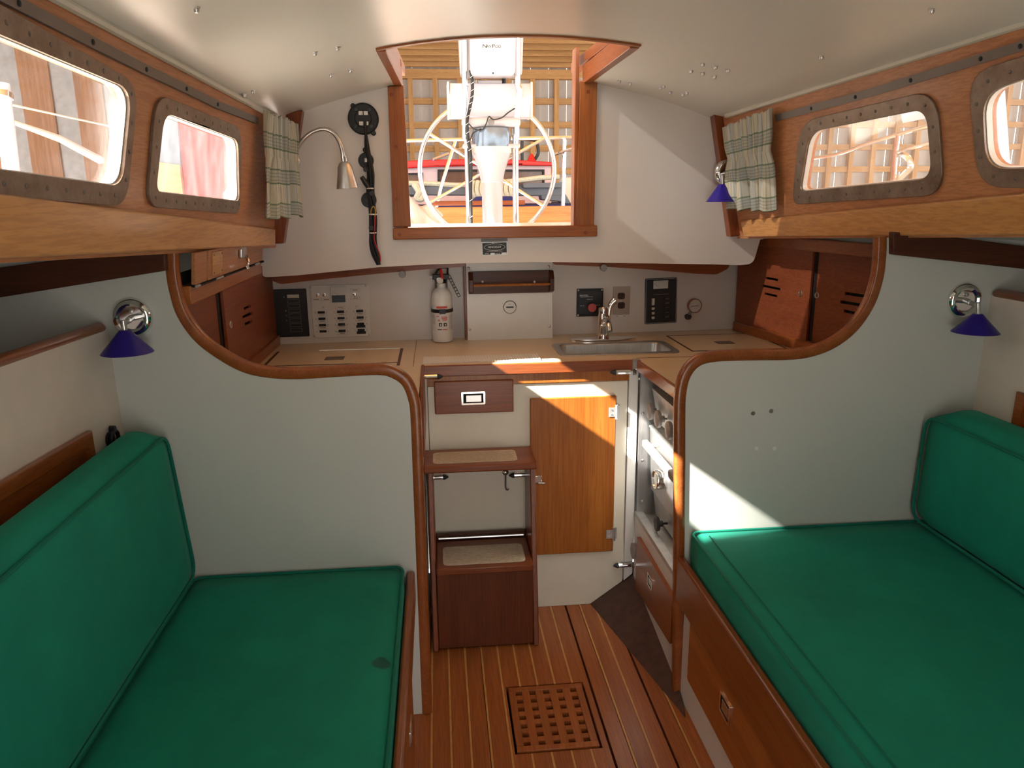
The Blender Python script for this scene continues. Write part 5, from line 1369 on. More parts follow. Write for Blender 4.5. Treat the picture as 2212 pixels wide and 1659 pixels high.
# ---- wall lamps with blue glass shades
def wall_lamp(label, P, n, elbow, apex, rs, hs, tilt=(0, 0, -1)):
    P, n, elbow, apex = V(P), V(n).normalized(), V(elbow), V(apex); ax = V(tilt).normalized()
    t = thing('wall_lamp', label, 'lamp', P, 'blue shaded wall lamps')
    MB().lathe(P, n, [(0.052, 0.0), (0.053, 0.006), (0.050, 0.013), (0.044, 0.018), (0.038, 0.019), (0.033, 0.016), (0.031, 0.010), (0.0, 0.010)], 40).build('back_plate', MT['chrome'], t)
    MB().lathe(P+n*0.010+V((0, 0, 0.018)), n, [(0.007, 0), (0.006, 0.005), (0, 0.007)], 14).build('push_switch', MT['nickel'], t)
    s0 = P+n*0.010
    MB().tube([s0, s0+(elbow-s0)*0.45], 0.0085, 12).build('arm_sleeve', MT['nickel'], t)
    MB().tube([s0+(elbow-s0)*0.4, elbow], 0.0068, 12).build('arm', MT['nickel'], t)
    MB().lathe(elbow, (apex-elbow), [(0.0075, -0.010), (0.0085, 0.0), (0.0075, 0.010), (0.0070, (apex-elbow).length)], 14).build('neck', MT['nickel'], t)
    m = MB()
    m.lathe(apex, ax, [(0.0135, 0.0), (0.0150, 0.002), (rs, hs), (rs-0.0025, hs), (0.0125, 0.004)], 40)
    m.build('shade', MT['blue'], t)
    MB().lathe(apex+ax*0.004, ax, [(0.008, 0), (0.012, 0.012), (0.014, 0.022), (0.010, 0.034), (0, 0.038)], 16).build('bulb', MT['lens'], t)
    return t
c = BK.uv(288, 685)
wall_lamp('blue cone lamp on a chrome plate on the left half bulkhead', BK.p(c[0], c[1], 0.001), BK.n, aY(267, 700, 2.06), aY(269, 713, 2.06), 0.0645, 0.060)
c = BK.uv(2080, 648)
wall_lamp('blue cone lamp on a chrome plate on the right half bulkhead', BK.p(c[0], c[1], 0.001), BK.n, aY(2112, 661, 2.06), aY(2112, 678, 2.06), 0.0635, 0.054)
wall_lamp('blue cone lamp half hidden behind the right plaid curtain', aY(1571, 372, 3.043), (0, -1, 0), aY(1560, 384, 2.985), aY(1560, 398, 2.985), 0.058, 0.066)

# ---- gooseneck lamp
gk = thing('gooseneck_lamp', 'silver gooseneck lamp arching beside the left plaid curtain', 'lamp', aY(640, 330, 3.04))
MB().lathe(aY(632, 352, 3.043), (0, -1, 0), [(0.030, 0), (0.030, 0.008), (0.024, 0.014), (0.010, 0.018), (0, 0.018)], 24).build('wall_base', MT['nickel'], gk)
MB().tube(smooth_path([aY(632, 352, 3.028), aY(640, 328, 3.0), aY(655, 302, 2.985), aY(678, 284, 2.975), aY(703, 279, 2.965), aY(724, 291, 2.96), aY(737, 316, 2.955), aY(742, 340, 2.955)], 8), 0.0078, 12).build('gooseneck', MT['nickel'], gk)
A_, B_ = aY(742, 338, 2.955), aY(743.5, 349, 2.955)
MB().tube([A_, B_], 0.0105, 14).build('collar', MT['chrome'], gk)
axs = (aY(751, 407, 2.955)-B_); hl = axs.length
MB().lathe(B_, axs, [(0.012, 0), (0.020, 0.006), (0.026, 0.020), (0.0335, 0.06), (0.0405, hl), (0.0390, hl), (0.031, 0.06), (0.018, 0.008)], 36).build('shade', streak_metal('spun_aluminium', (0.72, 0.71, 0.69), 0.3, 2), gk)
MB().lathe(B_+axs*0.25, axs, [(0.010, 0), (0.016, 0.02), (0.018, 0.04), (0.010, 0.055), (0, 0.058)], 16).build('bulb', MT['lens'], gk)

# ---- instrument backs and wiring loom on the back wall
def instrument(px, py, rpx, label, big):
    a, b = UW.uv(px, py); r = rpx/FPX*3.16
    t = thing('wall_instrument', label, 'instrument', UW.p(a, b-r, 0))
    MB().lathe(UW.p(a, b, 0), UW.n, [(r, 0), (r, 0.008), (r*0.93, 0.014), (r*0.9, 0.012), (r*0.55, 0.012), (r*0.5, 0.018), (0, 0.018)], 32).build('housing', MT['black'], t)
    if big:
        for i in (-1, 1):
            for j in (-1, 1): fb(UW, a+0.002+i*0.0095-0.0075, a+0.002+i*0.0095+0.0075, b+0.001+j*0.0185-0.007, b+0.001+j*0.0185+0.007, 0.016, 0.0190, 'lens', t, 'sticker')
        for th in (0.9, 2.2, 3.9, 5.5): MB().lathe(UW.p(a+0.040*math.cos(th), b+0.040*math.sin(th), 0.010), UW.n, [(0.008, 0), (0.007, 0.010), (0, 0.011)], 12).build('terminal', MT['charcoal'], t)
    else: fb(UW, a-0.004, a+0.006, b-0.006, b+0.008, 0.016, 0.0190, 'lens', t, 'sticker')
    return t
instrument(785, 257, 30.5, 'large black instrument back with white stickers, topmost of three', True)
instrument(791, 347, 15.5, 'small black instrument back midway down the wiring loom', False)
instrument(797, 432, 15.5, 'small black instrument back lowest on the wiring loom', False)
for px, py, lab in ((763, 229, 'black nut at the upper left of the large instrument back'), (807, 288, 'black nut at the lower right of the large instrument back'), (789, 324, 'black nut just above the middle instrument back')):
    a, b = UW.uv(px, py)
    tag(MB().lathe(UW.p(a, b, 0), UW.n, [(0.0095, 0), (0.0095, 0.008), (0.006, 0.012), (0, 0.012)], 10).build('fixing_nut', MT['black']), lab, 'nut')
loom = thing('wiring_loom', 'black cable bundle with white ties running down beside the companionway', 'wiring', aY(818, 572, 3.08))
base = [(789, 262), (790, 287), (793, 318), (798, 348), (801, 380), (800, 410), (803, 440), (806, 470), (806, 500), (806, 525), (811, 550), (818, 572)]
for k in range(6):
    pts = []
    for i, (px, py) in enumerate(base):
        w = 0 if i < 2 else (3.0 if i < 4 else 6.0)
        if i == len(base)-1: w = 2.0
        pts.append(aY(px+w*math.sin(k*1.05+i*0.5), py, YU-0.014-0.006*math.cos(k*1.05+i*0.5)-(0.004 if i > 3 else 0.002)))
    MB().tube(smooth_path(pts[(k % 4):], 4), 0.0050, 8).build('cable', MT['black'], loom)
MB().tube(smooth_path([aY(793, 360, YU-0.03), aY(800, 385, YU-0.03), aY(799, 408, YU-0.03)], 4), 0.003, 8).build('cable', MT['black'], loom)
MB().tube([aY(781, 382, YU-0.022), aY(790, 395, YU-0.024), aY(797, 406, YU-0.026)], [0.008, 0.011, 0.009], 10).build('connector', MT['charcoal'], loom)
for px, py in ((790, 366), (803, 418), (802, 492)):
    MB().lathe(aY(px, py, YU-0.026), (0.2, -1, 0), [(0.009, -0.006), (0.010, 0), (0.009, 0.006), (0, 0.006)], 12).build('joint_cap', MT['black'], loom)
MB().tube(smooth_path([aY(801, 465, YU-0.034), aY(802, 452, YU-0.036), aY(807, 446, YU-0.036), aY(811, 454, YU-0.036), aY(810, 468, YU-0.034)], 4), 0.0022, 6).build('yellow_wire', plain('yellow_wire', (0.45, 0.28, 0.04), 0.5), loom)
MB().tube(smooth_path([aY(810, 468, YU-0.036), aY(809, 500, YU-0.036), aY(809, 520, YU-0.034), aY(820, 548, YU-0.028), aY(822, 565, YU-0.022)], 4), 0.0020, 6).build('red_wire', MT['red'], loom)
for px, py, w in ((799.5, 407, 13), (806, 463, 16), (806, 503, 13)):
    c0, c1 = aY(px-w/2, py+0.5, YU-0.024), aY(px+w/2, py-0.5, YU-0.024)
    rr = (c1-c0).length/2; cc = (c0+c1)/2
    MB().tube([cc+V((rr*math.cos(t*PI/8), 0.013*math.sin(t*PI/8), 0)) for t in range(16)], 0.0026, 6, closed=True).build('cable_tie', MT['whitep'], loom)

# ---- behind the left settee
GP = Fr((gx(1.5)+0.0195, 1.5, 0), (0.073, 1, 0), (-0.0208, 0, 1))
wbl = bpy.data.objects['wall_seat_back_left']
a0, b0 = GP.uv(186, 930)
ld = MB().plate(GP, rect(-1.1, a0, 0.62, b0), [rect(-1.065, a0-0.030, 0.655, b0-0.036)], 0.0, 0.016).build('locker_door', MT['mahogy'], wbl, bevel=0.003)
tag(ld, 'mahogany framed locker door')
fb(GP, -1.066, a0-0.029, 0.654, b0-0.035, 0.0, 0.006, 'mahogy', ld, 'door_panel')
a, b = GP.uv(235, 940)
hk = thing('pad_eye', 'black ring hook on the cream panel behind the left cushion', 'hook', GP.p(a, b-0.03, 0))
MB().lathe(GP.p(a, b-0.012, 0), GP.n, [(0.022, 0), (0.022, 0.005), (0.014, 0.010), (0, 0.011)], 20).build('base', MT['black'], hk)
MB().tube([GP.p(a+0.017*math.cos(t*PI/8), b-0.010+0.021*math.sin(t*PI/8), 0.016) for t in range(16)], 0.006, 8, closed=True).build('ring', MT['black'], hk)
MB().lathe(GP.p(a, b+0.018, 0.006), GP.n, [(0.009, 0), (0.008, 0.014), (0, 0.016)], 12).build('swivel', MT['black'], hk)
HP_ = Fr((hx(1.5)-0.0195, 1.5, 0), (0, -1, 0), (0.0200, 0, 1))
wbr = bpy.data.objects['wall_seat_back_right']
a0, b0 = HP_.uv(2203, 845)
rd = MB().plate(HP_, rect(a0, 1.1, 0.66, b0), [rect(a0+0.03, 1.065, 0.695, b0-0.036)], 0.0, 0.012).build('locker_door', MT['mahogy'], wbr, bevel=0.003)
tag(rd, 'mahogany framed locker door')
fb(HP_, a0+0.029, 1.066, 0.694, b0-0.035, 0.0, 0.004, 'mahogy', rd, 'door_panel')
# blue bag lying on the left shelf
bg = MB()
def bagf(u, v):
    th, ph = 2*PI*u, PI*v
    r = 1+0.06*math.sin(5*th+3*ph)+0.05*math.sin(3*ph*2+th)
    return V((-1.19+0.18*r*math.sin(ph)*math.cos(th), 1.70+0.33*r*math.sin(ph)*math.sin(th), 1.205+0.045*r*(-math.cos(ph))))
bg.grid(bagf, 40, 20)
tag(bg.build('cloth_bag', MT['bulb'], ang=180), 'dark blue cloth bag lying on the left shelf', 'bag')

# ================================================================== OUTSIDE: COCKPIT, NEIGHBOUR, SHED
MT2 = dict(
    lumber=wood('shed_lumber', (0.50, 0.26, 0.09), (0.66, 0.38, 0.16), 0, 0.7, 0.0),
    lumberz=wood('shed_lumber_upright', (0.50, 0.26, 0.09), (0.66, 0.38, 0.16), 2, 0.7, 0.0),
    sheet=plain('shed_sheet_metal', (0.52, 0.47, 0.42), 0.5, 0.0, var=0.05),
    brown=wood('weathered_brown_board', (0.20, 0.085, 0.035), (0.33, 0.15, 0.065), 2, 0.7, 0.0),
    greyb=plain('weathered_grey_board', (0.25, 0.24, 0.24), 0.7, var=0.2),
    concrete=plain('concrete', (0.42, 0.41, 0.39), 0.9, var=0.15),
    gel=plain('white_gelcoat', (0.50, 0.475, 0.49), 0.25, var=0.02),
    cream=plain('cream_gelcoat', (0.72, 0.66, 0.54), 0.3, var=0.03),
    pink=plain('pink_white_paint', (0.74, 0.55, 0.55), 0.3, var=0.03),
    redp=plain('bright_red_paint', (0.70, 0.02, 0.015), 0.35, var=0.05),
    orange=wood('varnished_coaming', (0.50, 0.17, 0.045), (0.64, 0.26, 0.08), 0, 0.25, 0.6),
    slate=plain('slate_grey_arch', (0.13, 0.15, 0.18), 0.4, var=0.05),
    rope=plain('cream_rope', (0.60, 0.60, 0.48), 0.8, var=0.15, vs=60),
    compass=plain('compass_glass', (0.20, 0.26, 0.33), 0.15, 0.3, var=0.2, vs=14),
    navy=plain('navy_cloth', (0.02, 0.025, 0.16), 0.7),
    glassdark=plain('dark_cabin_glass', (0.16, 0.08, 0.05), 0.1, var=0.2),
    rubr=plain('black_rubber', (0.015, 0.015, 0.015), 0.6),
    tarp=plain('white_patch_paint', (0.75, 0.75, 0.75), 0.4, var=0.03),
)
for k_, v_ in MT2.items(): MT['o_'+k_] = v_
YP = 4.62    # steering pedestal
def oY(px, py, y): return aY(px, py, y)
# ---- steering pedestal
pc = oY(1063, 400, YP)
ped = thing('steering_pedestal', 'white steering pedestal with compass, chrome guard and large wheel in the cockpit', 'steering pedestal', (pc.x, YP, 0.75))
def zpx(py): return oY(1063, py, YP).z
def wpx(w): return w/FPX*YP*1.03
prof = [(wpx(22), 0.75), (wpx(21), zpx(420)), (wpx(20.5), zpx(394)), (wpx(22.5), zpx(392)), (wpx(26), zpx(372)), (wpx(34), zpx(345)), (wpx(39.5), zpx(333)), (wpx(40), zpx(328))]
MB().lathe((pc.x, YP, 0), (0, 0, 1), [(r, z) for r, z in prof]+[(0, zpx(328))], 36).build('column', MT['o_gel'], ped)
MB().lathe((pc.x, YP, 0), (0, 0, 1), [(wpx(41), zpx(331)), (wpx(41), zpx(318)), (0, zpx(318))], 36).build('collar', MT['o_cream'], ped)
MB().lathe((pc.x, YP, 0), (0, 0, 1), [(wpx(39), zpx(318)), (wpx(39.5), zpx(290)), (wpx(36), zpx(278)), (0, zpx(276))], 36).build('compass', MT['o_compass'], ped)
gl_, gr_ = oY(1009, 300, YP-0.03).x, oY(1113, 300, YP-0.03).x
for side, x, top in (('l', gl_, [(1005, 300), (1005, 215), (1006, 190), (1004, 175), (1003, 60)]), ('r', gr_, [(1115, 300), (1116, 262), (1121, 205), (1122, 192), (1118, 172), (1117, 60)])):
    pts = [V((x, YP-0.03, 0.75)), V((x, YP-0.03, zpx(330)))]+[oY(a, b, YP-0.03) for a, b in top]
    MB().tube(smooth_path(pts, 4), wpx(6.2), 14).build('guard_tube', MT['tube'], ped)
zb = zpx(266)
MB().box(gl_-wpx(10), gr_+wpx(10), YP-0.075, YP+0.02, zb-wpx(9), zb+wpx(9)).build('upper_clamp', MT['o_gel'], ped, bevel=0.02, seg=4)
MB().box(gl_-wpx(9), gr_+wpx(9), YP-0.065, YP+0.02, zpx(321), zpx(312)).build('lower_clamp', MT['o_gel'], ped, bevel=0.008, seg=3)
MB().lathe((pc.x-0.005, YP-0.0755, zb), (0, -1, 0), [(0.018, 0), (0.018, 0.0012), (0, 0.0012)], 24).build('badge', MT['greyink'], ped)
# ---- wheel
wc = oY(1053, 368, YP+0.22); RW_ = wpx(136)*1.05
wh = MB().tube([V((wc.x+RW_*math.cos(t*PI/36), wc.y, wc.z+RW_*math.sin(t*PI/36))) for t in range(72)], wpx(5.0), 12, closed=True).build('wheel', MT['tube'], ped)
tag(wh, 'large chrome wheel rim')
for k in range(6):
    th = math.radians(28+60*k)
    MB().tube([V((wc.x+0.05*math.cos(th), wc.y-0.01, wc.z+0.05*math.sin(th))), V((wc.x+RW_*math.cos(th), wc.y, wc.z+RW_*math.sin(th)))], wpx(3.6), 10).build('spoke', MT['tube'], wh)
MB().lathe((wc.x, wc.y-0.05, wc.z), (0, 1, 0), [(0.055, 0), (0.06, 0.02), (0.06, 0.06), (0.03, 0.09), (0, 0.09)], 24).build('hub', MT['chrome'], wh)
MB().tube([(wc.x, YP, wc.z), (wc.x, wc.y, wc.z)], 0.03, 12).build('wheel_shaft', MT['chrome'], wh)
# ---- instrument pods on the guard
PF_ = Fr((0, YP-0.10, 0), (1, 0, 0), (0, 0, 1))
n1 = thing('instrument_pod', 'white upper instrument pod with lettering on the pedestal guard', 'instrument pod', oY(1062, 165, YP-0.05))
a0, b0 = PF_.uv(992, 166); a1, b1 = PF_.uv(1131, 60)
PB = Fr((0, YP-0.02, 0), (1, 0, 0), (0, 0, 1))
MB().plate(PB, rpoly([PB.uv(995, 165), PB.uv(1128, 165), PB.uv(1131, 60), PB.uv(990, 60)], 0.03, 5), [], -0.10, 0.0).build('back_shell', MT['o_gel'], n1, bevel=0.008, seg=3)
MB().plate(PF_, rpoly([PF_.uv(1017, 163), PF_.uv(1113, 163), PF_.uv(1114, 60), PF_.uv(1014, 60)], [0.03, 0.03, 0.01, 0.01], 5), [], -0.08, 0.0).build('front_shell', MT['o_gel'], n1, bevel=0.012, seg=3)
a, b = PF_.uv(1062.5, 100)
fb(PF_, a-0.054, a+0.054, b-0.0135, b+0.0135, 0.0, 0.0012, 'whitep', n1, 'logo_plate')
text('lettering', 'N', PF_, a-0.0395, b, 0.026, MT['ink'], n1, 0.0016, sx=1.25)
text('lettering', 'AV', PF_, a-0.0165, b-0.0015, 0.020, MT['ink'], n1, 0.0016, sx=1.1)
text('lettering', 'P', PF_, a+0.0085, b, 0.026, MT['ink'], n1, 0.0016, sx=1.2)
text('lettering', 'OD', PF_, a+0.0340, b-0.0015, 0.020, MT['ink'], n1, 0.0016, sx=1.15)
a, b = PF_.uv(1065, 158); screw(PF_, a, b, 0.0, 0.005, n1, 'ink')
n2 = thing('instrument_pod', 'wide scuffed white lower instrument box behind the chrome guard', 'instrument pod', oY(1058, 255, YP+0.05))
PM = Fr((0, YP+0.01, 0), (1, 0, 0), (0, 0, 1))
c_ = [PM.uv(972, 252), PM.uv(1146, 252), PM.uv(1150, 178), PM.uv(972, 178)]
worn = worn_white('scuffed_gelcoat', (0.72, 0.70, 0.74), 0.35, 0.62, (14, 14, 26))
P = PM.p
MB().prism([P(c_[0][0], c_[0][1], -0.02), P(c_[0][0], (c_[0][1]+c_[3][1])/2+0.01, 0.02), P(c_[3][0], c_[3][1], -0.03), P(c_[3][0], c_[3][1], -0.16), P(c_[0][0], c_[0][1], -0.16)], PM.u*(c_[1][0]-c_[0][0])).build('housing', worn, n2, bevel=0.003)
for x in (c_[0][0]-0.012, c_[1][0]): fb(PM, x, x+0.012, c_[0][1]-0.004, c_[3][1]+0.004, -0.165, 0.012, 'o_cream', n2, 'end_cap', 0.003)
MB().box(PM.uv(1034, 180)[0], PM.uv(1086, 180)[0], YP+0.05, YP+0.12, c_[3][1], c_[3][1]+0.018).build('top_block', MT['o_gel'], n2, bevel=0.004)
MB().lathe(V((PM.uv(1091, 180)[0], YP+0.08, c_[3][1])), (0, 0, 1), [(0.012, 0), (0.012, 0.035), (0, 0.035)], 12).build('cable_gland', MT['black'], n2)
# ---- cables on the guard
cb = thing('pedestal_cable', 'black cables running down the left guard tube of the pedestal', 'cable', V((gl_, YP-0.06, 0.9)))
pl_ = smooth_path([oY(1016, 152, YP-0.055), oY(1020, 175, YP-0.06), oY(1020, 205, YP-0.06), oY(1015, 232, YP-0.06), oY(1009, 262, YP-0.095), oY(1011, 300, YP-0.075), oY(1017, 340, YP-0.06), oY(1017, 420, YP-0.06), oY(1018, 500, YP-0.06), oY(1018, 640, YP-0.06)], 6)
MB().tube(pl_, wpx(3.2), 8).build('cable', MT['o_rubr'], cb)
for i in range(4, len(pl_)-6, 3):
    MB().tube([pl_[i]+V((-wpx(3), -wpx(3.1), -wpx(2))), pl_[i]+V((wpx(3), -wpx(3.1), wpx(2)))], wpx(0.5), 5).build('marker_band', MT['whitep'], cb)
MB().tube(smooth_path([oY(1009, 262, YP-0.10), oY(1022, 277, YP-0.10), oY(1040, 281, YP-0.10), oY(1050, 268, YP-0.10), oY(1056, 252, YP-0.09), oY(1066, 258, YP-0.09), oY(1084, 254, YP-0.09), oY(1098, 243, YP-0.08), oY(1112, 234, YP-0.07)], 6), wpx(1.3), 6).build('thin_wire', MT['o_rubr'], cb)
MB().tube(smooth_path([oY(1040, 278, YP-0.09), oY(1022, 288, YP-0.085), oY(1015, 305, YP-0.085)], 6), wpx(1.3), 6).build('thin_wire', MT['o_rubr'], cb)
# ---- own stern: varnished coaming and pushpit
YCo = 5.9
z0, z1 = oY(1100, 446, YCo).z, oY(1100, 520, YCo).z
ck = thing('cockpit_coaming', 'varnished orange cockpit coaming below the wheel', 'coaming', (0.6, YCo, z1-0.5))
MB().hexa([(oY(840, 470, YCo).x, YCo, z1-0.6), (oY(1330, 470, YCo).x, YCo, z1-0.6), (oY(1330, 470, YCo).x, YCo+0.04, z1-0.6), (oY(840, 470, YCo).x, YCo+0.04, z1-0.6),
           (oY(840, 470, YCo).x, YCo+0.03, z0), (oY(1330, 470, YCo).x, YCo+0.03, z0), (oY(1330, 470, YCo).x, YCo+0.06, z0), (oY(840, 470, YCo).x, YCo+0.06, z0)]).build('coaming_board', MT['o_orange'], ck, bevel=0.006)
MB().box(oY(922, 440, YCo).x, oY(1135, 440, YCo).x, YCo+0.02, YCo+0.10, oY(1000, 444, YCo).z, oY(1000, 434, YCo).z).build('cap_rail', MT['mahog'], ck, bevel=0.006)
MB().box(-1.2, 2.4, 3.78, YCo, 0.70, 0.745).build('cockpit_sole', MT['o_gel'], ck)
MB().box(-1.0, 2.2, YCo+0.07, 6.9, oY(1000, 466, 6.5).z-0.06, oY(1000, 466, 6.5).z).build('stern_deck', MT['o_gel'], ck)
MB().box(-1.0, 2.2, YCo+0.07, 6.85, -1.79, oY(1000, 466, 6.5).z-0.06).build('stern', MT['o_gel'], ck)
pu = thing('pushpit', 'polished stern rail with slanting stanchions behind the wheel', 'rail', (0.9, 6.6, 1.2))
YR = 6.6
MB().tube([oY(700, 309, YR), oY(985, 302, YR), oY(1245, 297, YR), oY(1400, 292, YR)], 0.0165, 10).build('top_rail', MT['tube'], pu)
MB().tube([oY(984, 303, YR), oY(952, 405, YR-0.1), oY(938, 470, YR-0.15)], 0.014, 10).build('stanchion', MT['tube'], pu)
MB().tube([oY(1219, 300, YR), oY(1217, 405, YR), oY(1215, 470, YR)], 0.016, 10).build('stanchion', MT['tube'], pu)
MB().tube([oY(1190, 336, YR), oY(1260, 313, YR-0.3)], 0.011, 8).build('brace', MT['tube'], pu)
MB().tube([oY(935, 345, YR), oY(1000, 320, YR+0.1)], 0.011, 8).build('brace', MT['tube'], pu)
# white surface painting the sun patch at lower left of the opening
tm = MB()
def tarp(u, v):
    p = oY(880+75*u, 500-78*v*(1-0.55*u), 5.2+0.5*v)
    return p+V((0, 0.05*math.sin(u*11+v*5), 0.03*math.sin(u*7+v*9)))
tm.grid(tarp, 20, 20)
tag(tm.build('painted_sun_patch', MT['o_tarp'], ang=180, solid=0.01), 'white surface standing in for the sun patch at the left of the cockpit', 'tarp')
# ---- neighbouring red and white boat
YN = 9.0
nb = thing('red_roofed_boat', 'white pilothouse boat with a bright red roof beyond the stern', 'boat', (1.0, YN, -1.0))
def nX(px): return oY(px, 380, YN).x
def nZ(py): return oY(1060, py, YN).z
wl, wr = nX(760), nX(1246)
NB = Fr((0, YN, 0), (1, 0, 0), (0, 0, 1))
w1 = [NB.uv(945, 366), NB.uv(1176, 366), NB.uv(1176, 405), NB.uv(945, 405)]
w1 = [w1[3], w1[2], w1[1], w1[0]]
w0 = [NB.uv(800, 425), NB.uv(914, 425), NB.uv(914, 373), NB.uv(800, 376)]
wallp = [NB.uv(700, 520), NB.uv(1192, 520), NB.uv(1190, 358), NB.uv(1060, 350), NB.uv(900, 356), NB.uv(700, 368)]
MB().plate(NB, wallp, [w1, w0], -0.05, 0.0).build('cabin_wall', MT['o_pink'], nb)
for wv in (w1, w0):
    f_ = MB().plate(NB, [(p[0], p[1]) for p in wv], [[(wv[0][0]+0.02, wv[0][1]+0.02), (wv[1][0]-0.02, wv[1][1]+0.02), (wv[2][0]-0.02, wv[2][1]-0.02), (wv[3][0]+0.02, wv[3][1]-0.02)]], -0.03, 0.012).build('window_frame', MT['o_rubr'], nb)
    MB().plate(NB, wv, [], -0.04, -0.03).build('window_pane', MT['o_glassdark'], f_)
rf = [NB.uv(690, 372), NB.uv(900, 354), NB.uv(1060, 348), NB.uv(1194, 353), NB.uv(1194, 360), NB.uv(1060, 357), NB.uv(900, 365), NB.uv(690, 384)]
rf = list(reversed([NB.uv(690, 362), NB.uv(900, 347), NB.uv(1060, 343), NB.uv(1194, 351), NB.uv(1194, 359), NB.uv(1060, 357), NB.uv(900, 363), NB.uv(690, 378)]))
MB().plate(NB, rf, [], -2.2, 0.10).build('roof', MT['o_redp'], nb, bevel=0.01)
ZH = oY(1060, 444, 7.2).z
MB().box(nX(700), wr, 7.15, YN+2.2, -1.79, ZH).build('hull', MT['o_navy'], nb)
MB().tube(smooth_path([oY(1128, 350, YN), oY(1128, 304, YN), oY(1133, 301, YN), oY(1155, 303, YN), oY(1160, 310, YN), oY(1163, 330, YN), oY(1155, 345, YN)], 5), 0.018, 8).build('roof_fitting', MT['black'], nb)
MB().lathe(oY(1148, 348, YN), (0, 0, 1), [(0.05, 0), (0.03, 0.05), (0.01, 0.08), (0, 0.08)], 12).build('roof_vent', MT['o_redp'], nb)
# grey arch with coiled rope
YA = 7.6
ar = thing('grey_arch', 'slate grey equipment arch in front of the red roofed boat', 'arch', (1.0, YA, 1.0))
AR = Fr((0, YA, 0), (1, 0, 0), (0, 0, 1))
MB().plate(AR, list(reversed([AR.uv(860, 402), AR.uv(1215, 398), AR.uv(1219, 424), AR.uv(860, 422)])), [], -0.25, 0.0).build('crossbar', MT['o_slate'], ar, bevel=0.012)
MB().plate(AR, list(reversed([AR.uv(1168, 420), AR.uv(1218, 412), (AR.uv(1234, 470)[0], ZH+0.002), (AR.uv(1222, 470)[0], ZH+0.002), AR.uv(1210, 436), AR.uv(1170, 432)])), [], -0.2, -0.002).build('right_leg', MT['o_slate'], ar, bevel=0.01)
MB().plate(AR, list(reversed([AR.uv(1128, 396), AR.uv(1213, 394), AR.uv(1213, 405), AR.uv(1128, 406)])), [], -0.2, 0.06).build('tray', MT['o_slate'], ar, bevel=0.01)
MB().box(AR.uv(868, 410)[0], AR.uv(884, 410)[0], YA, YA+0.2, ZH+0.002, AR.uv(870, 415)[1]).build('left_leg', MT['o_slate'], ar)
cr_ = thing('rope_coil', 'cream rope hung in loops over the grey arch', 'rope', oY(1060, 425, YA-0.1))
for k in range(9):
    px = 1022+k*10.5
    if 1044 < px < 1072: continue
    MB().tube(smooth_path([oY(px, 392, YA-0.06), oY(px-3, 410, YA-0.12), oY(px+2, 424, YA-0.13), oY(px+7, 412, YA-0.09), oY(px+4, 393, YA-0.03)], 5), 0.022, 8).build('rope_loop', MT['o_rope'], cr_)
ra = thing('rope_line', 'cream rope lying along the top of the grey arch', 'rope', oY(1000, 400, YA))
MB().tube(smooth_path([oY(880, 396, YA), oY(930, 397, YA), oY(1000, 400, YA), oY(1100, 392, YA), oY(1170, 384, YA), oY(1208, 382, YA)], 6), 0.024, 8).build('strand', MT['o_rope'], ra)
MB().tube(smooth_path([oY(895, 398, YA-0.05), oY(905, 415, YA-0.1), oY(900, 428, YA-0.1), oY(912, 428, YA-0.1), oY(908, 400, YA-0.05)], 6), 0.030, 8).build('knot', MT['o_rope'], ra)
tag(MB().box(oY(1220, 400, 8.4).x, oY(1262, 400, 8.4).x, 8.4, 8.7, ZH+0.001, oY(1240, 383, 8.4).z).build('cardboard_box', MT['o_cream'], bevel=0.01), 'tan box beyond the right companionway post', 'box')
bag2 = MB().hexa([V((oY(p, 430, 7.3).x, y, z)) for p, y, z in ((1010, 7.2, ZH+0.002), (1125, 7.2, ZH+0.002), (1125, 7.5, ZH+0.002), (1010, 7.5, ZH+0.002), (1030, 7.2, oY(1060, 424, 7.3).z), (1105, 7.2, oY(1060, 424, 7.3).z), (1105, 7.5, oY(1060, 424, 7.3).z), (1030, 7.5, oY(1060, 424, 7.3).z))])
tag(bag2.build('sail_cover', MT['o_navy'], bevel=0.02), 'navy blue cloth below the rope coil', 'sail cover')

# ---- the shed
YW = 17.0
ground = tag(MB().box(-14, 26, -12, YW, -1.9, -1.8).build('floor_shed', MT['o_concrete']), 'concrete shed floor', kind='structure')
sw = struct('wall_shed', 'pale metal shed wall framed with a grid of lumber', (4, YW, -1.8))
m = MB(); x = -8.0
ztop = oY(1060, 164, YW).z
k = 0
while x < 18:
    dy = 0.0 if k % 2 else 0.05
    m.box(x, x+0.19, YW+dy, YW+dy+0.03, -1.8, ztop+0.6); x += 0.19; k += 1
m.build('metal_sheet', MT['o_sheet'], sw, kind='stuff')
x0w = oY(943, 300, YW).x
for k in range(-9, 30):
    MB().box(x0w+k*0.505-0.05, x0w+k*0.505+0.05, YW-0.16, YW-0.02, -1.8, ztop).build('wall_post', MT['o_lumberz'], sw)
zg = oY(1060, 220, YW).z; dg = oY(1060, 220, YW).z-oY(1060, 271, YW).z
for k in range(-1, 12):
    z = zg-k*dg+ (0.0 if k >= 0 else 0.02)
    if z > ztop or z < -1.7: continue
    MB().box(-8, 18, YW-0.12, YW-0.015, z-0.06, z+0.06).build('girt', MT['o_lumber'], sw)
MB().box(-8, 18, YW-0.2, YW, ztop-0.08, ztop+0.10).build('top_plate', MT['o_lumber'], sw)
sr_ = struct('ceiling_shed', 'shed roof of closely spaced timber joists', (4, 13, ztop))
for k in range(14):
    y = YW-0.35-k*0.62
    MB().box(-8, 18, y-0.05, y+0.05, ztop+0.12, ztop+0.22).build('joist', MT['o_lumber'], sr_)
MB().box(-8, 18, 8.0, YW+0.2, ztop+0.40, ztop+0.46).build('roof_sheet', MT['o_sheet'], sr_)
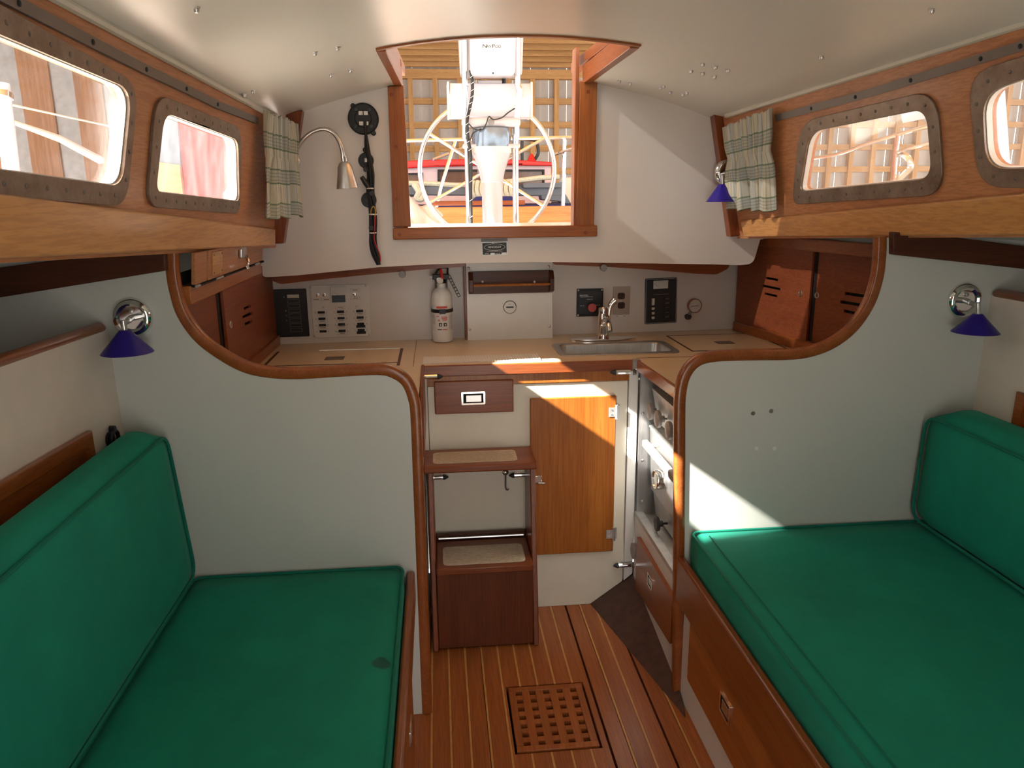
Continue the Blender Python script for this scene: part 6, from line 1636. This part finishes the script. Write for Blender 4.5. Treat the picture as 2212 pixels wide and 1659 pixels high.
# unseen translucent sheet, added to dim the sun entering the hatch
tag(MB().box(-6.0, -3.6, 0.2, 3.4, 6.0, 6.02).build('ceiling_sun_filter', sun_filter('sun_filter_sheet', 0.17)), 'unseen translucent sheet added beside the boat to dim the sun', kind='structure')
tag(MB().box(-6.0, 16, 3.4, 8.2, 5.2, 5.3).build('ceiling_sky_screen_mid', MT['o_lumber']), 'unseen roof added above the cockpit to cut sky light', kind='structure')  # unseen roof, added to keep sky light off the cockpit
tag(MB().box(-3.6, 16, -7.0, 3.4, 6.0, 6.1).build('ceiling_sky_screen_front', MT['o_lumber']), 'unseen roof added above the cabin to cut sky light', kind='structure')  # unseen roof, added so less front sky light reaches the pods
sd = struct('wall_sun_screen', 'unseen wall added on the left to block the sun', (-12.5, 11, -1.8))  # unseen wall, added to keep sun off the view in the left windows
for k in range(16):
    MB().box(-12.55, -12.5, 6.0+k*0.7, 6.0+k*0.7+0.69, -1.8, 9.5).build('wall_board', MT['o_greyb'], sd)
# boarded wall closing the left end of the shed, seen through the left windows
lw = struct('wall_shed_left', 'brown and grey boarded shed wall seen through the left windows', (-7.0, 13.0, -1.8))
x = -13.0; k = 0
while x < -2.6:
    w = 0.26+0.22*random.random()
    MB().box(x, x+w-0.01, 13.0+0.04*(k % 2), 13.05+0.04*(k % 2), -1.8, 7.5).build('wall_board', MT['o_brown'] if (k % 2 == 0) else MT['o_greyb'], lw)
    x += w; k += 1
sun_blocker = struct('wall_sun_blocker', 'tall unseen sun blocker added on the left', (-8.2, -1.0, -1.8))  # unseen boards, added to cut the sun strip off the right cushion
for k in range(8):
    MB().box(-8.25, -8.2, -2.42+k*0.305, -2.42+k*0.305+0.30, -1.8, 8.6).build('blocker_board', MT['o_brown'], sun_blocker)
# things seen through the left windows
def lP(px, py, x): return aX(px, py, x)
mp_ = thing('white_pole', 'white metal pole outside the large left window', 'pole', lP(20, 600, -3.0))
MB().tube([lP(2, 180, -3.0), lP(25, 372, -3.0), lP(60, 700, -3.0)], 0.055, 12).build('shaft', MT['o_gel'], mp_)
MB().tube([lP(2, 212, -3.0), lP(2, 200, -3.0)], 0.075, 12).build('eye', MT['tube'], mp_)
ln = thing('guy_line', 'yellow line stretched across the view in the large left window', 'rope', lP(120, 250, -3.2))
MB().tube([lP(-60, 205, -3.2), lP(5, 222, -3.2), lP(225, 270, -3.2), lP(420, 320, -3.2)], 0.009, 6).build('strand', MT['o_rope'], ln)
bb_ = thing('boom', 'pale tapering spar outside the large left window', 'spar', lP(150, 320, -3.6))
MB().tube([lP(12, 258, -3.0), lP(130, 300, -3.1), lP(215, 345, -3.2)], [0.015, 0.03, 0.04], 10).build('shaft', MT['o_cream'], bb_)
hb_ = thing('red_hull', 'red hull of a moored boat outside the smaller left window', 'boat', (-2.8, 9.0, -1.79))
LFm = Fr((0, 9.0, 0), (1, 0, 0), (0, 0, 1))
def down(pts): return [LFm.uv(*p) for p in pts]
q = down([(380, 225), (520, 250)]); MB().plate(LFm, [(q[0][0], -1.79), (q[1][0], -1.79), q[1], q[0]], [], -1.0, 0.0).build('topsides', MT['o_redp'], hb_)
q = down([(270, 215), (384, 232), (392, 357), (270, 340)]); MB().plate(LFm, [q[3], q[2], q[1], q[0]], [], -0.05, 0.04).build('bow_panel', MT['o_slate'], hb_)
q = down([(270, 340), (392, 357)]); MB().plate(LFm, [(q[0][0], -1.79), (q[1][0], -1.79), q[1], q[0]], [], -0.06, 0.06).build('coaming', MT['o_orange'], hb_)
hs = thing('white_hose', 'white hose arching outside the smaller left window', 'hose', lP(400, 420, -3.4))
MB().tube(smooth_path([V((-3.4, lP(340, 420, -3.4).y-0.3, -1.79)), lP(340, 420, -3.4), lP(370, 385, -3.4), lP(400, 360, -3.4), lP(422, 355, -3.4), lP(438, 372, -3.4), lP(445, 420, -3.4), V((-3.4, lP(445, 420, -3.4).y+0.2, -1.79))], 6), 0.035, 10).build('tube', MT['o_gel'], hs)
# rails and pole seen through the right windows
rr_ = thing('side_rail', 'polished tubular side rail outside the right windows', 'rail', aX(1900, 330, 1.93))
MB().tube(smooth_path([aX(1700, 346, 1.93), aX(1745, 343, 1.93), aX(1810, 333, 1.93), aX(1870, 312, 1.93), aX(1940, 290, 1.93), aX(2010, 272, 1.93), aX(2120, 240, 1.93)], 6), 0.009, 10).build('top_rail', MT['tube'], rr_)
MB().tube([aX(1940, 290, 1.93), aX(1934, 340, 1.93), V((1.93, aX(1930, 420, 1.93).y, 1.50))], 0.010, 10).build('stanchion', MT['tube'], rr_)
MB().tube([aX(1742, 343, 1.93), V((1.93, aX(1742, 430, 1.93).y, 1.44))], 0.010, 10).build('stanchion', MT['tube'], rr_)
MB().tube([aX(1938, 328, 1.93), aX(2020, 305, 1.93)], 0.008, 8).build('lower_rail', MT['tube'], rr_)
MB().tube(smooth_path([aX(1946, 330, 1.95), aX(1962, 342, 1.95), aX(1966, 362, 1.95), aX(1952, 378, 1.95), aX(1938, 388, 1.95)], 6), 0.013, 8).build('handle', MT['tube'], rr_)
bp_ = thing('blue_white_pole', 'bluish white pole outside the window at the right picture edge', 'pole', aX(2165, 420, 3.2))
MB().tube([aX(2156, 160, 3.2), aX(2170, 360, 3.2), aX(2185, 620, 3.2)], 0.028, 10).build('shaft', plain('pale_blue_paint', (0.55, 0.66, 0.82), 0.3), bp_)
sg = MB().box(5.2, 6.4, 7.4, 7.45, 2.7, 3.2)
lp_ = thing('roof_light_panel', 'pale translucent roof panel seen high in the right window', 'roof panel', aY(1975, 250, 15.5))
MB().hexa([aY(1945, 240, 16.6), aY(2030, 228, 16.6), aY(2030, 228, 16.7), aY(1945, 240, 16.7), aY(1950, 266, 16.6), aY(2030, 250, 16.6), aY(2030, 250, 16.7), aY(1950, 266, 16.7)]).build('sheet', MT['o_tarp'], lp_)
